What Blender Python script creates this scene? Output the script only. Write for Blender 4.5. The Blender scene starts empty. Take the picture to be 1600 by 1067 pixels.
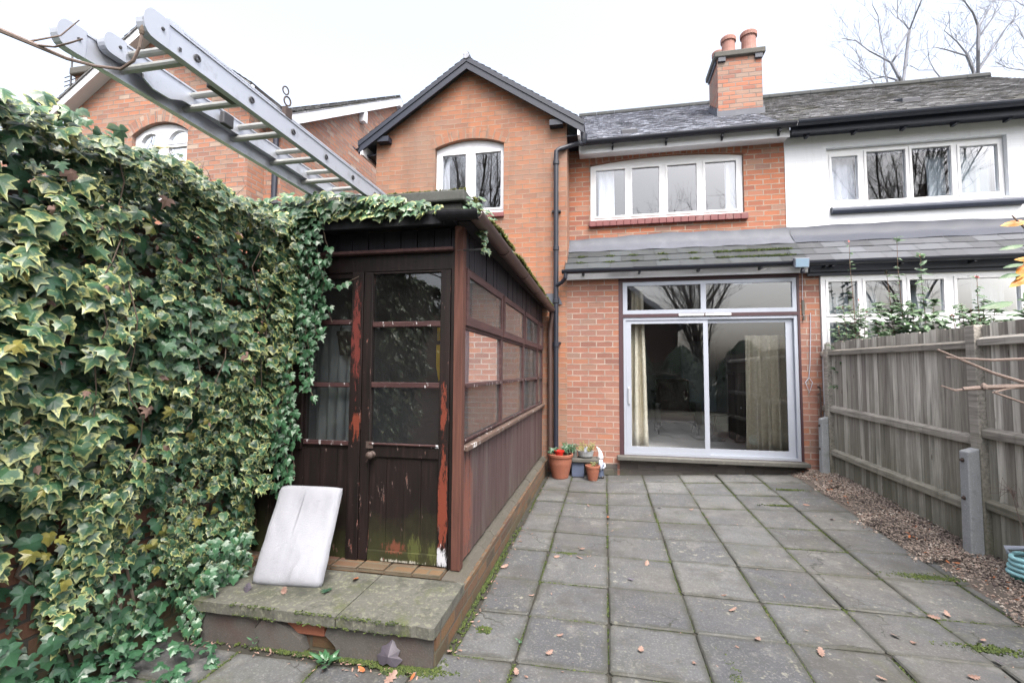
import bpy, bmesh, math, random
from mathutils import Vector, Matrix, noise as mnoise
from mathutils.geometry import tessellate_polygon
R = math.radians
C = bpy.context.scene.collection
SC = bpy.context.scene

# ---------------------------------------------------------------- camera, sky, sun, exposure
cam_d = bpy.data.cameras.new('camera'); cam = bpy.data.objects.new('camera', cam_d); C.objects.link(cam)
cam_d.sensor_width = 36; cam_d.lens = 16.4164; cam_d.clip_start = 0.05; cam_d.clip_end = 500
_y, _p, _r = R(11.276), R(3.509), R(.344)
_f = Vector((-math.sin(_y)*math.cos(_p), math.cos(_y)*math.cos(_p), math.sin(_p)))
_ri = Vector((math.cos(_y), math.sin(_y), 0)); _u = _ri.cross(_f)
_rr = _ri*math.cos(_r)+_u*math.sin(_r); _uu = -_ri*math.sin(_r)+_u*math.cos(_r)
m = Matrix((( _rr.x,_uu.x,-_f.x,0),(_rr.y,_uu.y,-_f.y,0),(_rr.z,_uu.z,-_f.z,1.5),(0,0,0,1)))
cam.matrix_world = m
SC.camera = cam

SUN_EL, SUN_AZ = R(58), R(150)          # azimuth measured clockwise from +Y
w = bpy.data.worlds.new("World"); SC.world = w; w.use_nodes = True
wn = w.node_tree; bg = wn.nodes['Background']
sky = wn.nodes.new('ShaderNodeTexSky'); sky.sky_type = 'NISHITA'; sky.sun_disc = False
sky.sun_elevation = SUN_EL; sky.sun_rotation = SUN_AZ
sky.air_density = 1.0; sky.dust_density = 8.0; sky.ozone_density = 1.0
hs = wn.nodes.new('ShaderNodeHueSaturation'); hs.inputs['Saturation'].default_value = .5
wn.links.new(sky.outputs[0], hs.inputs['Color']); wn.links.new(hs.outputs[0], bg.inputs[0])
bg.inputs[1].default_value = 0.15

sd = bpy.data.lights.new('sun', 'SUN'); sun = bpy.data.objects.new('sun', sd); C.objects.link(sun)
sd.energy = 0.5; sd.angle = R(30); sd.color = (1, .97, .93)
d = Vector((math.sin(SUN_AZ)*math.cos(SUN_EL), math.cos(SUN_AZ)*math.cos(SUN_EL), math.sin(SUN_EL)))
sun.rotation_euler = (-d).to_track_quat('-Z', 'Y').to_euler(); sun.location = (0, -5, 12)

SC.view_settings.view_transform = 'Standard'; SC.view_settings.look = 'None'
SC.view_settings.gamma = 1; SC.view_settings.exposure = 1.95
SC.cycles.max_bounces = 8; SC.cycles.transparent_max_bounces = 16
SC.cycles.use_adaptive_sampling = True

# ---------------------------------------------------------------- material helpers
class G:
    def __init__(s, name):
        s.m = bpy.data.materials.new(name); s.m.use_nodes = True
        s.t = s.m.node_tree; s.b = s.t.nodes['Principled BSDF']
        s._uv = s._ob = None
    def n(s, typ, ins=None, **p):
        x = s.t.nodes.new('ShaderNode'+typ)
        for k, v in p.items(): setattr(x, k, v)
        for k, v in (ins or {}).items(): s.put(x.inputs[k], v)
        return x
    def put(s, sock, v):
        if hasattr(v, 'is_output'): s.t.links.new(v, sock)
        elif isinstance(v, tuple) and len(v) == 3 and sock.type == 'RGBA': sock.default_value = (*v, 1)
        else: sock.default_value = v
    def set(s, **k):
        for a, v in k.items(): s.put(s.b.inputs[a.replace('_', ' ')], v)
        return s
    @property
    def uv(s):
        if not s._uv: s._uv = s.n('UVMap', uv_map='UVMap').outputs[0]
        return s._uv
    @property
    def ob(s):
        if not s._ob: s._ob = s.n('TexCoord').outputs['Object']
        return s._ob
    def scale(s, vec, sc):
        return s.n('VectorMath', {0: vec, 1: sc}, operation='MULTIPLY').outputs[0]
    def noise(s, scale, detail=4, rough=.55, vec=None, st=None):
        v = vec if vec is not None else s.ob
        if st: v = s.scale(v, st)
        return s.n('TexNoise', {'Vector': v, 'Scale': scale, 'Detail': detail, 'Roughness': rough}).outputs[0]
    def voro(s, scale, vec=None, out='Color', feature='F1'):
        return s.n('TexVoronoi', {'Vector': vec if vec is not None else s.ob, 'Scale': scale}, feature=feature).outputs[out]
    def ramp(s, fac, stops, interp='LINEAR'):
        x = s.n('ValToRGB', {0: fac}); r = x.color_ramp; r.interpolation = interp
        while len(r.elements) < len(stops): r.elements.new(.5)
        for e, (p, c) in zip(r.elements, stops):
            e.position = p; e.color = (*c, 1) if isinstance(c, tuple) else (c, c, c, 1)
        return x.outputs[0]
    def mix(s, fac, a, b, mode='MIX'):
        x = s.n('Mix', data_type='RGBA', blend_type=mode)
        s.put(x.inputs[0], fac); s.put(x.inputs[6], a); s.put(x.inputs[7], b)
        return x.outputs[2]
    def ma(s, op, a, b=0.0, c=None):
        x = s.n('Math', operation=op); s.put(x.inputs[0], a); s.put(x.inputs[1], b)
        if c is not None: s.put(x.inputs[2], c)
        return x.outputs[0]
    def axis(s, vec, i):
        return s.n('SeparateXYZ', {0: vec}).outputs[i]
    def thr(s, v, lo, hi):
        return s.n('MapRange', {0: v, 1: lo, 2: hi, 3: 0.0, 4: 1.0}).outputs[0]
    def bump(s, h, strength=.5, dist=.01):
        s.put(s.b.inputs['Normal'], s.n('Bump', {'Height': h, 'Strength': strength, 'Distance': dist}).outputs[0])
        return s
    def attr(s, name):
        return s.n('Attribute', attribute_name=name).outputs['Color']

def brick(name, stops, mortar, bw=.235, rh=.083, ms=.009, soot=.35, stain=(.10,.085,.07), moss=None, bump=.6, rough=.88, paint=None, warp=.012):
    g = G(name)
    nv = g.n('TexNoise', {'Vector': g.uv, 'Scale': 9.0, 'Detail': 2.0}).outputs['Color']
    v = g.n('VectorMath', {0: nv, 1: (warp, warp*.5, 0), 2: g.uv}, operation='MULTIPLY_ADD').outputs[0]
    b = g.n('TexBrick', {'Vector': v, 'Color1': (0,0,0), 'Color2': (1,1,1), 'Mortar': (.5,.5,.5), 'Scale': 1.0,
            'Mortar Size': ms, 'Mortar Smooth': .25, 'Bias': 0.0, 'Brick Width': bw, 'Row Height': rh})
    fine = g.noise(60, 4, .6); big = g.noise(.9, 4, .6); med = g.noise(6, 3)
    if paint:
        col = g.mix(g.thr(big, .45, .75), paint, tuple(c*.93 for c in paint))
        col = g.mix(g.ma('MULTIPLY', g.thr(g.noise(1.0, 5, .7, st=(5, 5, .5)), .55, .8), .25), col, (.33,.34,.33))
        g.set(Base_Color=col, Roughness=.6)
        g.bump(g.ma('SUBTRACT', g.ma('MULTIPLY', fine, .3), g.ma('MULTIPLY', b.outputs['Fac'], .5)), .35, .006)
        return g.m
    col = g.ramp(b.outputs['Color'], stops)
    col = g.mix(g.ma('MULTIPLY', g.thr(fine, .35, .75), .35), col, g.mix(.5, col, stain))
    col = g.mix(b.outputs['Fac'], col, g.mix(g.thr(med, .35, .65), mortar, tuple(c*.6 for c in mortar)))
    col = g.mix(g.ma('MULTIPLY', g.thr(big, .48, .72), soot), col, stain)
    stk = g.thr(g.noise(1.0, 5, .65, st=(2.6, 2.6, .3)), .52, .72)
    col = g.mix(g.ma('MULTIPLY', stk, .38), col, tuple(x*.55 for x in stain))
    if moss:
        z = g.axis(g.ob, 2)
        f = g.ma('MULTIPLY', g.thr(g.ma('ADD', z, g.ma('MULTIPLY', med, .5)), moss[1]+.25, moss[0]+.1), .75)
        col = g.mix(f, col, (.045, .055, .022))
    col = g.n('HueSaturation', {'Saturation': 1.03, 'Color': col}).outputs[0]
    g.set(Base_Color=col, Roughness=rough)
    g.bump(g.ma('SUBTRACT', g.ma('MULTIPLY', fine, .35), b.outputs['Fac']), bump, .014)
    return g.m

M = {}
M['brick_gable'] = brick('orange_brick', [(0,(.20,.095,.065)),(.25,(.26,.11,.064)),(.5,(.295,.122,.066)),(.70,(.25,.115,.074)),(.85,(.22,.125,.092)),(1,(.30,.145,.085))], (.265,.195,.15), bw=.225, rh=.077, ms=.008, soot=.6, stain=(.19,.135,.105))
M['brick_upper'] = brick('red_orange_brick', [(0,(.19,.075,.055)),(.25,(.28,.10,.058)),(.5,(.34,.12,.062)),(.75,(.30,.115,.07)),(.92,(.29,.165,.12)),(1,(.19,.11,.09))], (.33,.27,.22), bw=.225, rh=.08, soot=.3, stain=(.2,.12,.09))
M['brick_lower'] = brick('pink_brick', [(0,(.15,.07,.055)),(.3,(.23,.098,.068)),(.55,(.19,.10,.08)),(.8,(.26,.108,.064)),(1,(.17,.115,.095))], (.31,.255,.22), bw=.235, rh=.084, ms=.009, soot=.3, stain=(.36,.2,.15))
M['brick_side'] = brick('side_brick', [(0,(.26,.07,.05)),(.35,(.40,.13,.07)),(.7,(.48,.16,.08)),(1,(.30,.2,.15))], (.36,.29,.23), rh=.083, soot=.3)
M['brick_nb'] = brick('neighbour_brick', [(0,(.21,.10,.075)),(.3,(.29,.13,.085)),(.6,(.34,.145,.085)),(.85,(.26,.165,.125)),(1,(.33,.26,.21))], (.25,.20,.175), bw=.2, rh=.07, soot=.35, stain=(.24,.18,.15))
M['brick_plinth'] = brick('plinth_brick', [(0,(.035,.022,.017)),(.4,(.095,.042,.02)),(.8,(.12,.06,.027)),(1,(.08,.032,.026))], (.085,.072,.055), bw=.24, rh=.078, soot=.55, stain=(.10,.08,.045), moss=(0, .12))
M['brick_wall'] = brick('garden_brick', [(0,(.07,.03,.022)),(.5,(.09,.04,.025)),(1,(.11,.05,.03))], (.05,.045,.04), soot=.5, stain=(.06,.06,.04), moss=(0,.4))
M['brick_chimney'] = brick('chimney_brick', [(0,(.20,.085,.065)),(.4,(.32,.125,.075)),(.7,(.26,.15,.11)),(1,(.22,.17,.14))], (.20,.165,.145), bw=.22, rh=.078, soot=.7, stain=(.19,.15,.125))
M['brick_dark'] = brick('dark_plinth_brick', [(0,(.05,.045,.045)),(1,(.11,.10,.095))], (.10,.09,.08), rh=.09, soot=.3, moss=(0,.1))
M['white_brick'] = brick('white_painted_brick', None, None, paint=(.62,.645,.68))

def plain(name, col, rough=.5, var=.12, sc=8, bump=.08, metallic=0, spec=None, dirt=None, dsc=4, dlo=.55, dhi=.75, damt=.5):
    g = G(name); nz = g.noise(sc, 5, .6)
    dark = tuple(c*(1-var*2) for c in col)
    c = g.mix(nz, dark, tuple(min(1, x*(1+var*.6)) for x in col))
    if dirt:
        c = g.mix(g.ma('MULTIPLY', g.thr(g.noise(dsc, 6, .65), dlo, dhi), damt), c, dirt)
    g.set(Base_Color=c, Roughness=rough, Metallic=metallic)
    if bump: g.bump(g.noise(sc*6, 4), bump, .004)
    return g.m

M['upvc'] = plain('white_upvc', (.69,.70,.72), .32, .04, 2, .0)
M['white_wood'] = plain('white_painted_wood', (.64,.655,.70), .5, .06, 6, .08, dirt=(.35,.35,.36), damt=.4)
M['navy'] = plain('blue_black_paint', (.012,.017,.032), .5, .15, 5, .1)
M['black_plastic'] = plain('black_plastic', (.010,.013,.024), .5, .1, 4, .03)
M['brown_trim'] = plain('dark_brown_trim', (.055,.024,.03), .5, .2, 12, .2)
M['lead'] = plain('lead_flashing', (.075,.083,.105), .65, .15, 5, .25, dirt=(.13,.14,.165), damt=.5)
M['darklead'] = plain('dark_flashing', (.035,.042,.062), .6, .12, 4, .2)
M['sill_red'] = plain('maroon_sill_paint', (.17,.05,.05), .5, .2, 9, .25, dirt=(.30,.22,.2), damt=.5)
M['navy_sill'] = plain('navy_sill_paint', (.045,.055,.085), .45, .12, 9, .15)
M['alu'] = plain('aluminium', (.52,.54,.59), .45, .06, 6, .05, metallic=.7, dirt=(.26,.26,.27), damt=.7, dsc=11)
M['alu_frame'] = plain('aluminium_frame', (.36,.39,.45), .42, .06, 6, .03, metallic=.3)
M['rung'] = plain('worn_rung', (.36,.37,.36), .5, .15, 14, .1, metallic=.6)
M['dark_steel'] = plain('dark_steel', (.07,.07,.075), .45, .3, 20, .2, metallic=.5)
M['rust'] = plain('rusty_iron', (.06,.04,.034), .7, .3, 20, .3)
M['terracotta'] = plain('terracotta', (.24,.085,.05), .8, .15, 12, .1, dirt=(.30,.19,.15), damt=.5, dsc=8)
M['terra_pale'] = plain('pale_terracotta', (.27,.135,.11), .8, .12, 8, .1, dirt=(.30,.24,.22), damt=.6)
M['red_plastic'] = plain('red_plastic', (.42,.02,.012), .35, .05, 5, 0)
M['blue_plastic'] = plain('blue_grey_plastic', (.075,.095,.15), .6, .15, 7, .1)
M['teal'] = plain('pale_teal_plastic', (.30,.58,.62), .4, .08, 7, .03)
M['teal_dark'] = plain('green_teal_plastic', (.05,.25,.20), .45, .1, 7, .03)
M['white_plastic'] = plain('white_plastic', (.36,.39,.46), .4, .05, 6, 0)
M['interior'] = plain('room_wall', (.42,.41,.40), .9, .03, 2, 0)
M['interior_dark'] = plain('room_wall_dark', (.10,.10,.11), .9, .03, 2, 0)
M['room_deep'] = plain('room_wall_deep', (.34,.33,.34), .9, .03, 2, 0)
M['carpet'] = plain('pale_carpet', (.62,.60,.57), .95, .12, 30, .3)
M['soil'] = plain('soil', (.028,.026,.020), .95, .3, 14, .6)
M['gravel_earth'] = plain('gravelly_earth', (.10,.082,.07), .95, .35, 40, .8)
M['ground'] = plain('earth', (.085,.085,.06), .95, .3, 3, .5)
M['bark'] = plain('bark', (.25,.26,.30), .9, .25, 8, .3)  # pale and bluish: haze and sky glare put into the colour
M['bark_brown'] = plain('brown_bark', (.10,.075,.055), .9, .3, 12, .3)
M['twig'] = plain('pale_twig', (.155,.115,.098), .8, .2, 30, .3)
M['stemred'] = plain('red_stem', (.16,.10,.07), .7, .2, 20, .1)
M['stone'] = plain('grey_stone', (.085,.083,.075), .9, .2, 7, .5, dirt=(.15,.145,.125), damt=.6, dsc=18)
M['furn_dark'] = plain('dark_furniture', (.025,.02,.02), .4, .2, 6, 0)
M['furn_red'] = plain('dark_red_upholstery', (.06,.03,.03), .8, .2, 12, .1)
M['pale_door'] = plain('pale_blue_door', (.50,.56,.60), .5, .04, 4, 0)
M['yellow'] = plain('yellow_cloth', (.62,.40,.03), .8, .1, 15, .1)
M['lamp_glass'] = plain('lamp_glass', (.22,.31,.40), .12, .06, 3, 0)
M['lamp_body'] = plain('lamp_body', (.16,.17,.20), .45, .1, 6, .05)
M['pot_rim'] = M['terracotta']

def wood(name, cols, grain=(40, 40, 2.2), flake=None, fl=(.55, .6), rough=.75, green=None, streak=None, bump=.3, patches=()):
    g = G(name)
    gr = g.noise(1.0, 5, .65, st=grain); blot = g.noise(3.2, 4, .6)
    c = g.ramp(gr, [(.25, cols[0]), (.5, cols[1]), (.78, cols[2])])
    if streak: c = g.mix(g.ma('MULTIPLY', g.thr(g.noise(1.0, 4, .6, st=(9, 9, .8)), .5, .7), .6), c, streak)
    if green:
        z = g.axis(g.ob, 2); b2 = g.noise(5, 4, .7)
        f = g.ma('MULTIPLY', g.thr(g.ma('ADD', z, g.ma('MULTIPLY', b2, .55)), green[2], green[1]), green[3])
        c = g.mix(f, c, green[0])
    h = gr
    if flake:
        nz = g.noise(1.0, 6, .68, st=(22, 22, 7))
        f = g.thr(nz, *fl)
        edge = g.ma('MULTIPLY', f, g.ma('SUBTRACT', 1.0, g.thr(nz, fl[1], fl[1]+.012)))
        c = g.mix(f, c, g.mix(g.thr(blot, .4, .6), flake, tuple(x*.55 for x in flake)))
        c = g.mix(g.ma('MULTIPLY', edge, .3), c, (.30, .28, .27))
        h = g.ma('SUBTRACT', g.ma('MULTIPLY', gr, .4), f)
    for (ctr, ext, colr, lo, hi) in patches:          # worn patches with a ragged edge
        v = g.n('VectorMath', {0: g.ob, 1: ctr}, operation='SUBTRACT').outputs[0]
        v = g.n('VectorMath', {0: v, 1: tuple(1/e for e in ext)}, operation='MULTIPLY').outputs[0]
        ln = g.n('VectorMath', {0: v}, operation='LENGTH').outputs['Value']
        ln = g.ma('ADD', ln, g.ma('MULTIPLY', g.ma('ADD', g.ma('MULTIPLY', g.noise(1.0, 6, .8, st=(60, 60, 12)), 4.2), -1.45), 1.0))
        c = g.mix(g.thr(ln, hi, lo), c, colr)
    g.set(Base_Color=c, Roughness=rough)
    g.b.inputs['Specular IOR Level'].default_value = .28
    g.bump(h, bump, .006)
    return g.m

OR = (.12,.028,.016); RD = (.085,.019,.016); GW = (.05,.055,.018); WH = (.36,.37,.40)
blk = [(.003,.0018,.0019),(.0075,.0045,.0042),(.020,.011,.010)]
M['dark_wood'] = wood('dark_brown_painted_wood', blk, flake=RD, fl=(.69,.71), rough=.5)
M['door_wood'] = wood('flaking_door_wood', blk, flake=(.085,.032,.022), fl=(.64,.66), rough=.55, green=((.05,.06,.02), .45, .85, .5),
    patches=[((-1.22,2.9,.33),(.055,.5,.10),GW,1.25,1.4),((-1.10,2.9,.32),(.045,.5,.075),GW,1.25,1.4),((-1.36,2.9,.34),(.08,.5,.05),(.10,.036,.022),1.2,1.5),((-1.045,2.9,.62),(.02,.5,.14),OR,1.3,1.45),((-1.3,2.9,.255),(.26,.5,.02),(.25,.24,.21),1.0,1.12),((-1.06,2.9,1.0),(.06,.5,.012),WH,1.25,1.35)])
M['door_stile'] = wood('flaking_door_stile', blk, flake=OR, fl=(.615,.635), rough=.55,
    patches=[((-1.03,2.9,.62),(.04,.5,.34),OR,1.4,1.5),((-1.03,2.9,.30),(.035,.5,.075),WH,1.35,1.5),((-1.03,2.9,1.25),(.03,.5,.22),OR,1.15,1.25)])
M['frame_post'] = wood('flaking_frame_post', blk, flake=OR, fl=(.625,.645), rough=.55,
    patches=[((-1.66,2.9,1.72),(.035,.5,.33),(.10,.022,.018),1.3,1.5),((-1.65,2.9,1.13),(.035,.5,.10),OR,1.3,1.45)])
M['bar_wood'] = wood('peeling_bar', [(.022,.010,.011),(.04,.019,.019),(.065,.034,.032)], grain=(3,3,40), flake=(.42,.41,.42), fl=(.59,.61), rough=.6)
M['corner_wood'] = wood('red_brown_corner_post', [(.045,.019,.015),(.075,.031,.023),(.11,.048,.034)], streak=(.07,.045,.035), green=((.05,.05,.03), 1.9, 2.6, 0.0))
M['sash_wood'] = wood('brown_sash_wood', [(.04,.02,.02),(.06,.03,.03),(.09,.05,.045)], grain=(30,3,30))
M['sill_wood'] = wood('worn_sill_wood', [(.05,.032,.026),(.085,.056,.045),(.13,.095,.08)], grain=(30,2,30), flake=(.72,.72,.72), fl=(.60,.63))
M['clad_wood'] = wood('streaked_purple_brown_boards', [(.038,.022,.022),(.062,.038,.039),(.09,.06,.058)], grain=(60,60,1.6), streak=(.10,.088,.082), green=((.08,.085,.045), .15, .75, .35),
    patches=[((-.92,3.1,.55),(.5,.16,.45),(.14,.055,.04),1.1,1.6)])
M['soffit_wood'] = wood('black_soffit_board', [(.006,.006,.008),(.010,.010,.013),(.016,.016,.02)], rough=.6)
M['board_dark'] = wood('dark_blue_brown_boards', [(.008,.007,.011),(.014,.012,.018),(.024,.022,.029)], rough=.6)
M['gutter_brown'] = plain('brown_gutter_plastic', (.075,.045,.04), .5, .2, 6, .1, dirt=(.02,.018,.02), damt=.7, dsc=2)
def fencewood(name, grain, base, green=.7):
    g = G(name)
    gr = g.noise(1.0, 5, .65, st=grain)
    r = g.axis(g.attr('tint'), 0); r2 = g.axis(g.attr('tint'), 1)
    c = g.ramp(gr, [(.28, tuple(x*.42 for x in base)), (.5, base), (.75, tuple(x*1.5 for x in base))])
    c = g.mix(1.0, c, g.mix(r, (.62,.60,.58), (1.45,1.45,1.48)), 'MULTIPLY')
    c = g.mix(g.ma('MULTIPLY', g.ma('POWER', r2, 2.0), .75), c, (.115,.095,.085))
    st = g.thr(g.noise(1.0, 4, .6, st=(11, 11, 1.1)), .52, .75)
    c = g.mix(g.ma('MULTIPLY', st, .55), c, (.06,.058,.05))
    z = g.axis(g.ob, 2); nz = g.noise(4, 4, .7)
    f = g.ma('MULTIPLY', g.thr(g.ma('ADD', z, g.ma('MULTIPLY', nz, .9)), 1.6, .4), green)
    c = g.mix(f, c, (.085,.09,.05))
    kn = g.thr(g.voro(1.0, g.scale(g.ob, (9, 9, 2.3)), 'Distance'), .085, .05)
    c = g.mix(g.ma('MULTIPLY', kn, .7), c, (.06,.045,.035))
    g.set(Base_Color=c, Roughness=.88); g.bump(gr, .35, .005)
    return g.m
M['fence_board'] = fencewood('weathered_fence_board', (45, 45, 1.8), (.36,.345,.305))
M['fence_rail'] = fencewood('weathered_fence_rail', (45, 2, 45), (.27,.255,.225), .8)
def concrete(name, col, moss=0.3, agg=120, mcol=(.07,.085,.03)):
    g = G(name)
    big = g.noise(2.2, 5, .62); fine = g.noise(agg, 3, .6); med = g.noise(17, 5, .7)
    c = g.mix(big, tuple(x*.62 for x in col), tuple(x*1.28 for x in col))
    c = g.mix(g.ma('MULTIPLY', g.thr(fine, .52, .68), .5), c, tuple(min(1, x*1.7) for x in col))
    c = g.mix(g.ma('MULTIPLY', g.thr(med, .54, .72), .55), c, tuple(x*.5 for x in col))
    c = g.mix(g.ma('MULTIPLY', g.thr(g.noise(3.1, 5, .7), .5, .72), moss), c, mcol)
    g.set(Base_Color=c, Roughness=.9); g.bump(g.ma('ADD', fine, med), .35, .004)
    return g
M['spur'] = concrete('concrete_spur', (.27,.285,.295), .3).m
g = concrete('mossy_step_concrete', (.075,.075,.064), .6, agg=60, mcol=(.028,.036,.012)); old = g.b.inputs['Base Color'].links[0].from_socket
c = g.mix(g.ma('MULTIPLY', g.thr(g.noise(34, 4, .65), .54, .6), .6), old, (.15,.15,.11))
c = g.mix(g.ma('MULTIPLY', g.thr(g.noise(6, 6, .75), .5, .62), .75), c, (.028,.029,.024))
c = g.mix(g.ma('MULTIPLY', g.thr(g.noise(4, 6, .75, vec=g.scale(g.ob, (1.3,1.1,1))), .55, .66), .7), c, (.05,.06,.018))
g.put(g.b.inputs['Base Color'], c); M['step'] = g.m
M['step_face'] = concrete('broken_step_render', (.062,.058,.053), .6, mcol=(.055,.026,.022)).m
M['coping'] = concrete('mossy_coping', (.058,.061,.057), .6, mcol=(.03,.038,.016)).m
# paving: every slab has its own shade (attribute 'tint')
g = concrete('grey_paving_slab', (.066,.069,.074), .12)
t = g.attr('tint'); old = g.b.inputs['Base Color'].links[0].from_socket
c = g.mix(1.0, old, g.mix(g.axis(t, 0), (.70,.70,.73), (1.25,1.23,1.18)), 'MULTIPLY')
spots = g.thr(g.noise(26, 3, .5), .60, .68); sel = g.ma('MULTIPLY', spots, g.thr(g.noise(1.3, 2), .45, .6))
c = g.mix(g.ma('MULTIPLY', sel, .75), c, (.22,.215,.17))
c = g.mix(g.ma('MULTIPLY', g.thr(g.noise(70, 4, .7), .55, .62), .4), c, (.19,.19,.18))
c = g.mix(g.ma('MULTIPLY', g.thr(g.noise(48, 4, .7), .58, .66), .5), c, (.035,.036,.036))
c = g.mix(g.ma('MULTIPLY', g.thr(g.noise(.8, 4, .6), .48, .68), .5), c, (.095,.088,.076))
c = g.mix(g.ma('MULTIPLY', g.thr(g.noise(5, 6, .72), .52, .66), .55), c, (.045,.047,.048))
c = g.mix(g.ma('MULTIPLY', g.thr(g.noise(3.3, 6, .75), .56, .66), .5), c, (.14,.138,.13))
c = g.mix(g.ma('MULTIPLY', g.thr(g.noise(1.15, 6, .7), .52, .62), .5), c, (.038,.036,.030))
c = g.mix(g.ma('MULTIPLY', g.thr(g.noise(2.1, 6, .75, st=(1.1,.8,1)), .56, .68), .45), c, (.058,.062,.034))
crk = g.ma('MULTIPLY', g.thr(g.n('TexVoronoi', {'Vector': g.n('VectorMath', {0: g.n('TexNoise', {'Vector': g.ob, 'Scale': 5.0, 'Detail': 4.0}).outputs['Color'], 1: (.35,.35,.0), 2: g.ob}, operation='MULTIPLY_ADD').outputs[0], 'Scale': 1.15}, feature='DISTANCE_TO_EDGE').outputs['Distance'], .0045, .0015), g.thr(g.noise(.9, 1), .5, .56))
c = g.mix(crk, c, (.022,.023,.018))
c = g.mix(g.ma('MULTIPLY', g.thr(g.noise(1.7, 5, .7, st=(1,1,1)), .54, .7), .6), c, (.05,.052,.056))
edge = g.axis(t, 1)
c = g.mix(g.ma('MULTIPLY', g.thr(g.ma('ADD', edge, g.ma('MULTIPLY', g.noise(7, 5, .75), 1.1)), 1.15, 1.65), .85), c, (.030,.031,.022))
g.put(g.b.inputs['Base Color'], c); g.set(Roughness=g.ramp(g.noise(2.5, 4), [(.35, .62), (.65, .9)])); M['paving'] = g.m

def tiles(name, base, fleck, amt, rough=.5, streak=None):
    g = G(name)
    t = g.attr('tint')
    c = g.mix(g.axis(t, 0), tuple(x*.6 for x in base), tuple(x*1.45 for x in base))
    c = g.mix(g.ma('MULTIPLY', g.thr(g.noise(7, 5, .7), .52, .64), amt), c, fleck)
    if streak: c = g.mix(g.ma('MULTIPLY', g.thr(g.noise(1.6, 5, .7), .52, .66), .7), c, streak)
    g.set(Base_Color=c, Roughness=rough); g.bump(g.noise(50, 4), .25, .003)
    return g.m
M['tile'] = tiles('grey_roof_tile', (.15,.158,.185), (.46,.49,.56), .6, .55)  # pale flecks: lichen plus wet sky glints put into the colour
M['tile_moss'] = tiles('mossy_roof_tile', (.115,.115,.118), (.40,.41,.44), .5, .55, (.075,.072,.05))
M['tile_dark'] = tiles('dark_roof_slate', (.027,.032,.036), (.045,.05,.05), .4, .8, (.025,.028,.026))
M['tile_grey'] = tiles('grey_canopy_slate', (.055,.06,.07), (.08,.08,.085), .3, .75)

_ = 0
def leafmat(name, green, dark, cream, edge=.62, rough=.36):
    g = G(name); a = g.attr('leaf'); e, v, h = (g.axis(a, i) for i in range(3))
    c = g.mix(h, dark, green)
    nz = g.noise(38, 4, .7)
    c = g.mix(g.thr(g.noise(14, 3), .35, .7), c, g.mix(.45, c, tuple(x*1.7 for x in green)))
    f = g.thr(g.ma('ADD', e, g.ma('MULTIPLY', g.ma('SUBTRACT', nz, .5), 1.9)), edge, edge+.3)
    c = g.mix(g.ma('MULTIPLY', f, v), c, cream)
    vein = g.thr(g.voro(55, None, 'Distance'), .0, .05)
    g.set(Base_Color=c, Roughness=rough)
    g.b.inputs['Specular IOR Level'].default_value = .5
    g.bump(nz, .25, .006)
    return g.m
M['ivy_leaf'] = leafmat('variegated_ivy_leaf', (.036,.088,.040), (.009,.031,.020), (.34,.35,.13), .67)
M['green_leaf'] = leafmat('green_leaf', (.030,.085,.038), (.012,.036,.022), (.12,.14,.06), .8)
M['shrub_leaf'] = leafmat('shrub_leaf', (.045,.095,.035), (.018,.045,.02), (.1,.12,.06), .8, .5)
M['red_leaf'] = leafmat('red_young_leaf', (.40,.07,.06), (.22,.04,.04), (.4,.2,.1), .9)
M['autumn_leaf'] = leafmat('autumn_leaf', (.52,.16,.03), (.28,.09,.03), (.42,.36,.06), .6)
M['yellow_leaf'] = leafmat('yellow_leaf', (.15,.135,.03), (.06,.085,.025), (.2,.18,.06), .8)
M['dead_leaf'] = leafmat('fallen_leaf', (.20,.13,.105), (.10,.055,.042), (.2,.15,.12), .85, .7)
M['dead_leaf_orange'] = leafmat('orange_fallen_leaf', (.26,.085,.03), (.15,.05,.02), (.24,.12,.06), .9, .7)
M['dead_leaf_dark'] = leafmat('dark_fallen_leaf', (.05,.045,.06), (.03,.025,.03), (.06,.05,.05), .9, .5)
M['conifer'] = leafmat('evergreen_leaf', (.045,.075,.035), (.018,.032,.018), (.05,.08,.04), .9, .6)
g = G('moss'); hv = g.axis(g.attr('leaf'), 2)
g.set(Base_Color=g.mix(hv, (.022,.036,.012), (.085,.115,.02)), Roughness=.95); M['moss'] = g.m
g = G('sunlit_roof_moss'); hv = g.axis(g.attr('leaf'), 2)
g.set(Base_Color=g.mix(hv, (.05,.055,.012), (.19,.20,.035)), Roughness=.95); M['moss_yellow'] = g.m  # lighter yellow-green moss for the roof edge
M['fillet'] = concrete('weathered_mortar', (.06,.055,.045), .5, mcol=(.035,.035,.016)).m
g = G('gravel_stone'); hv = g.attr('tint')
g.set(Base_Color=g.ramp(g.axis(hv, 0), [(0,(.05,.04,.037)),(.25,(.17,.135,.115)),(.55,(.27,.225,.185)),(.8,(.21,.145,.12)),(1,(.42,.385,.34))]), Roughness=.8); M['gravel'] = g.m
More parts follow.
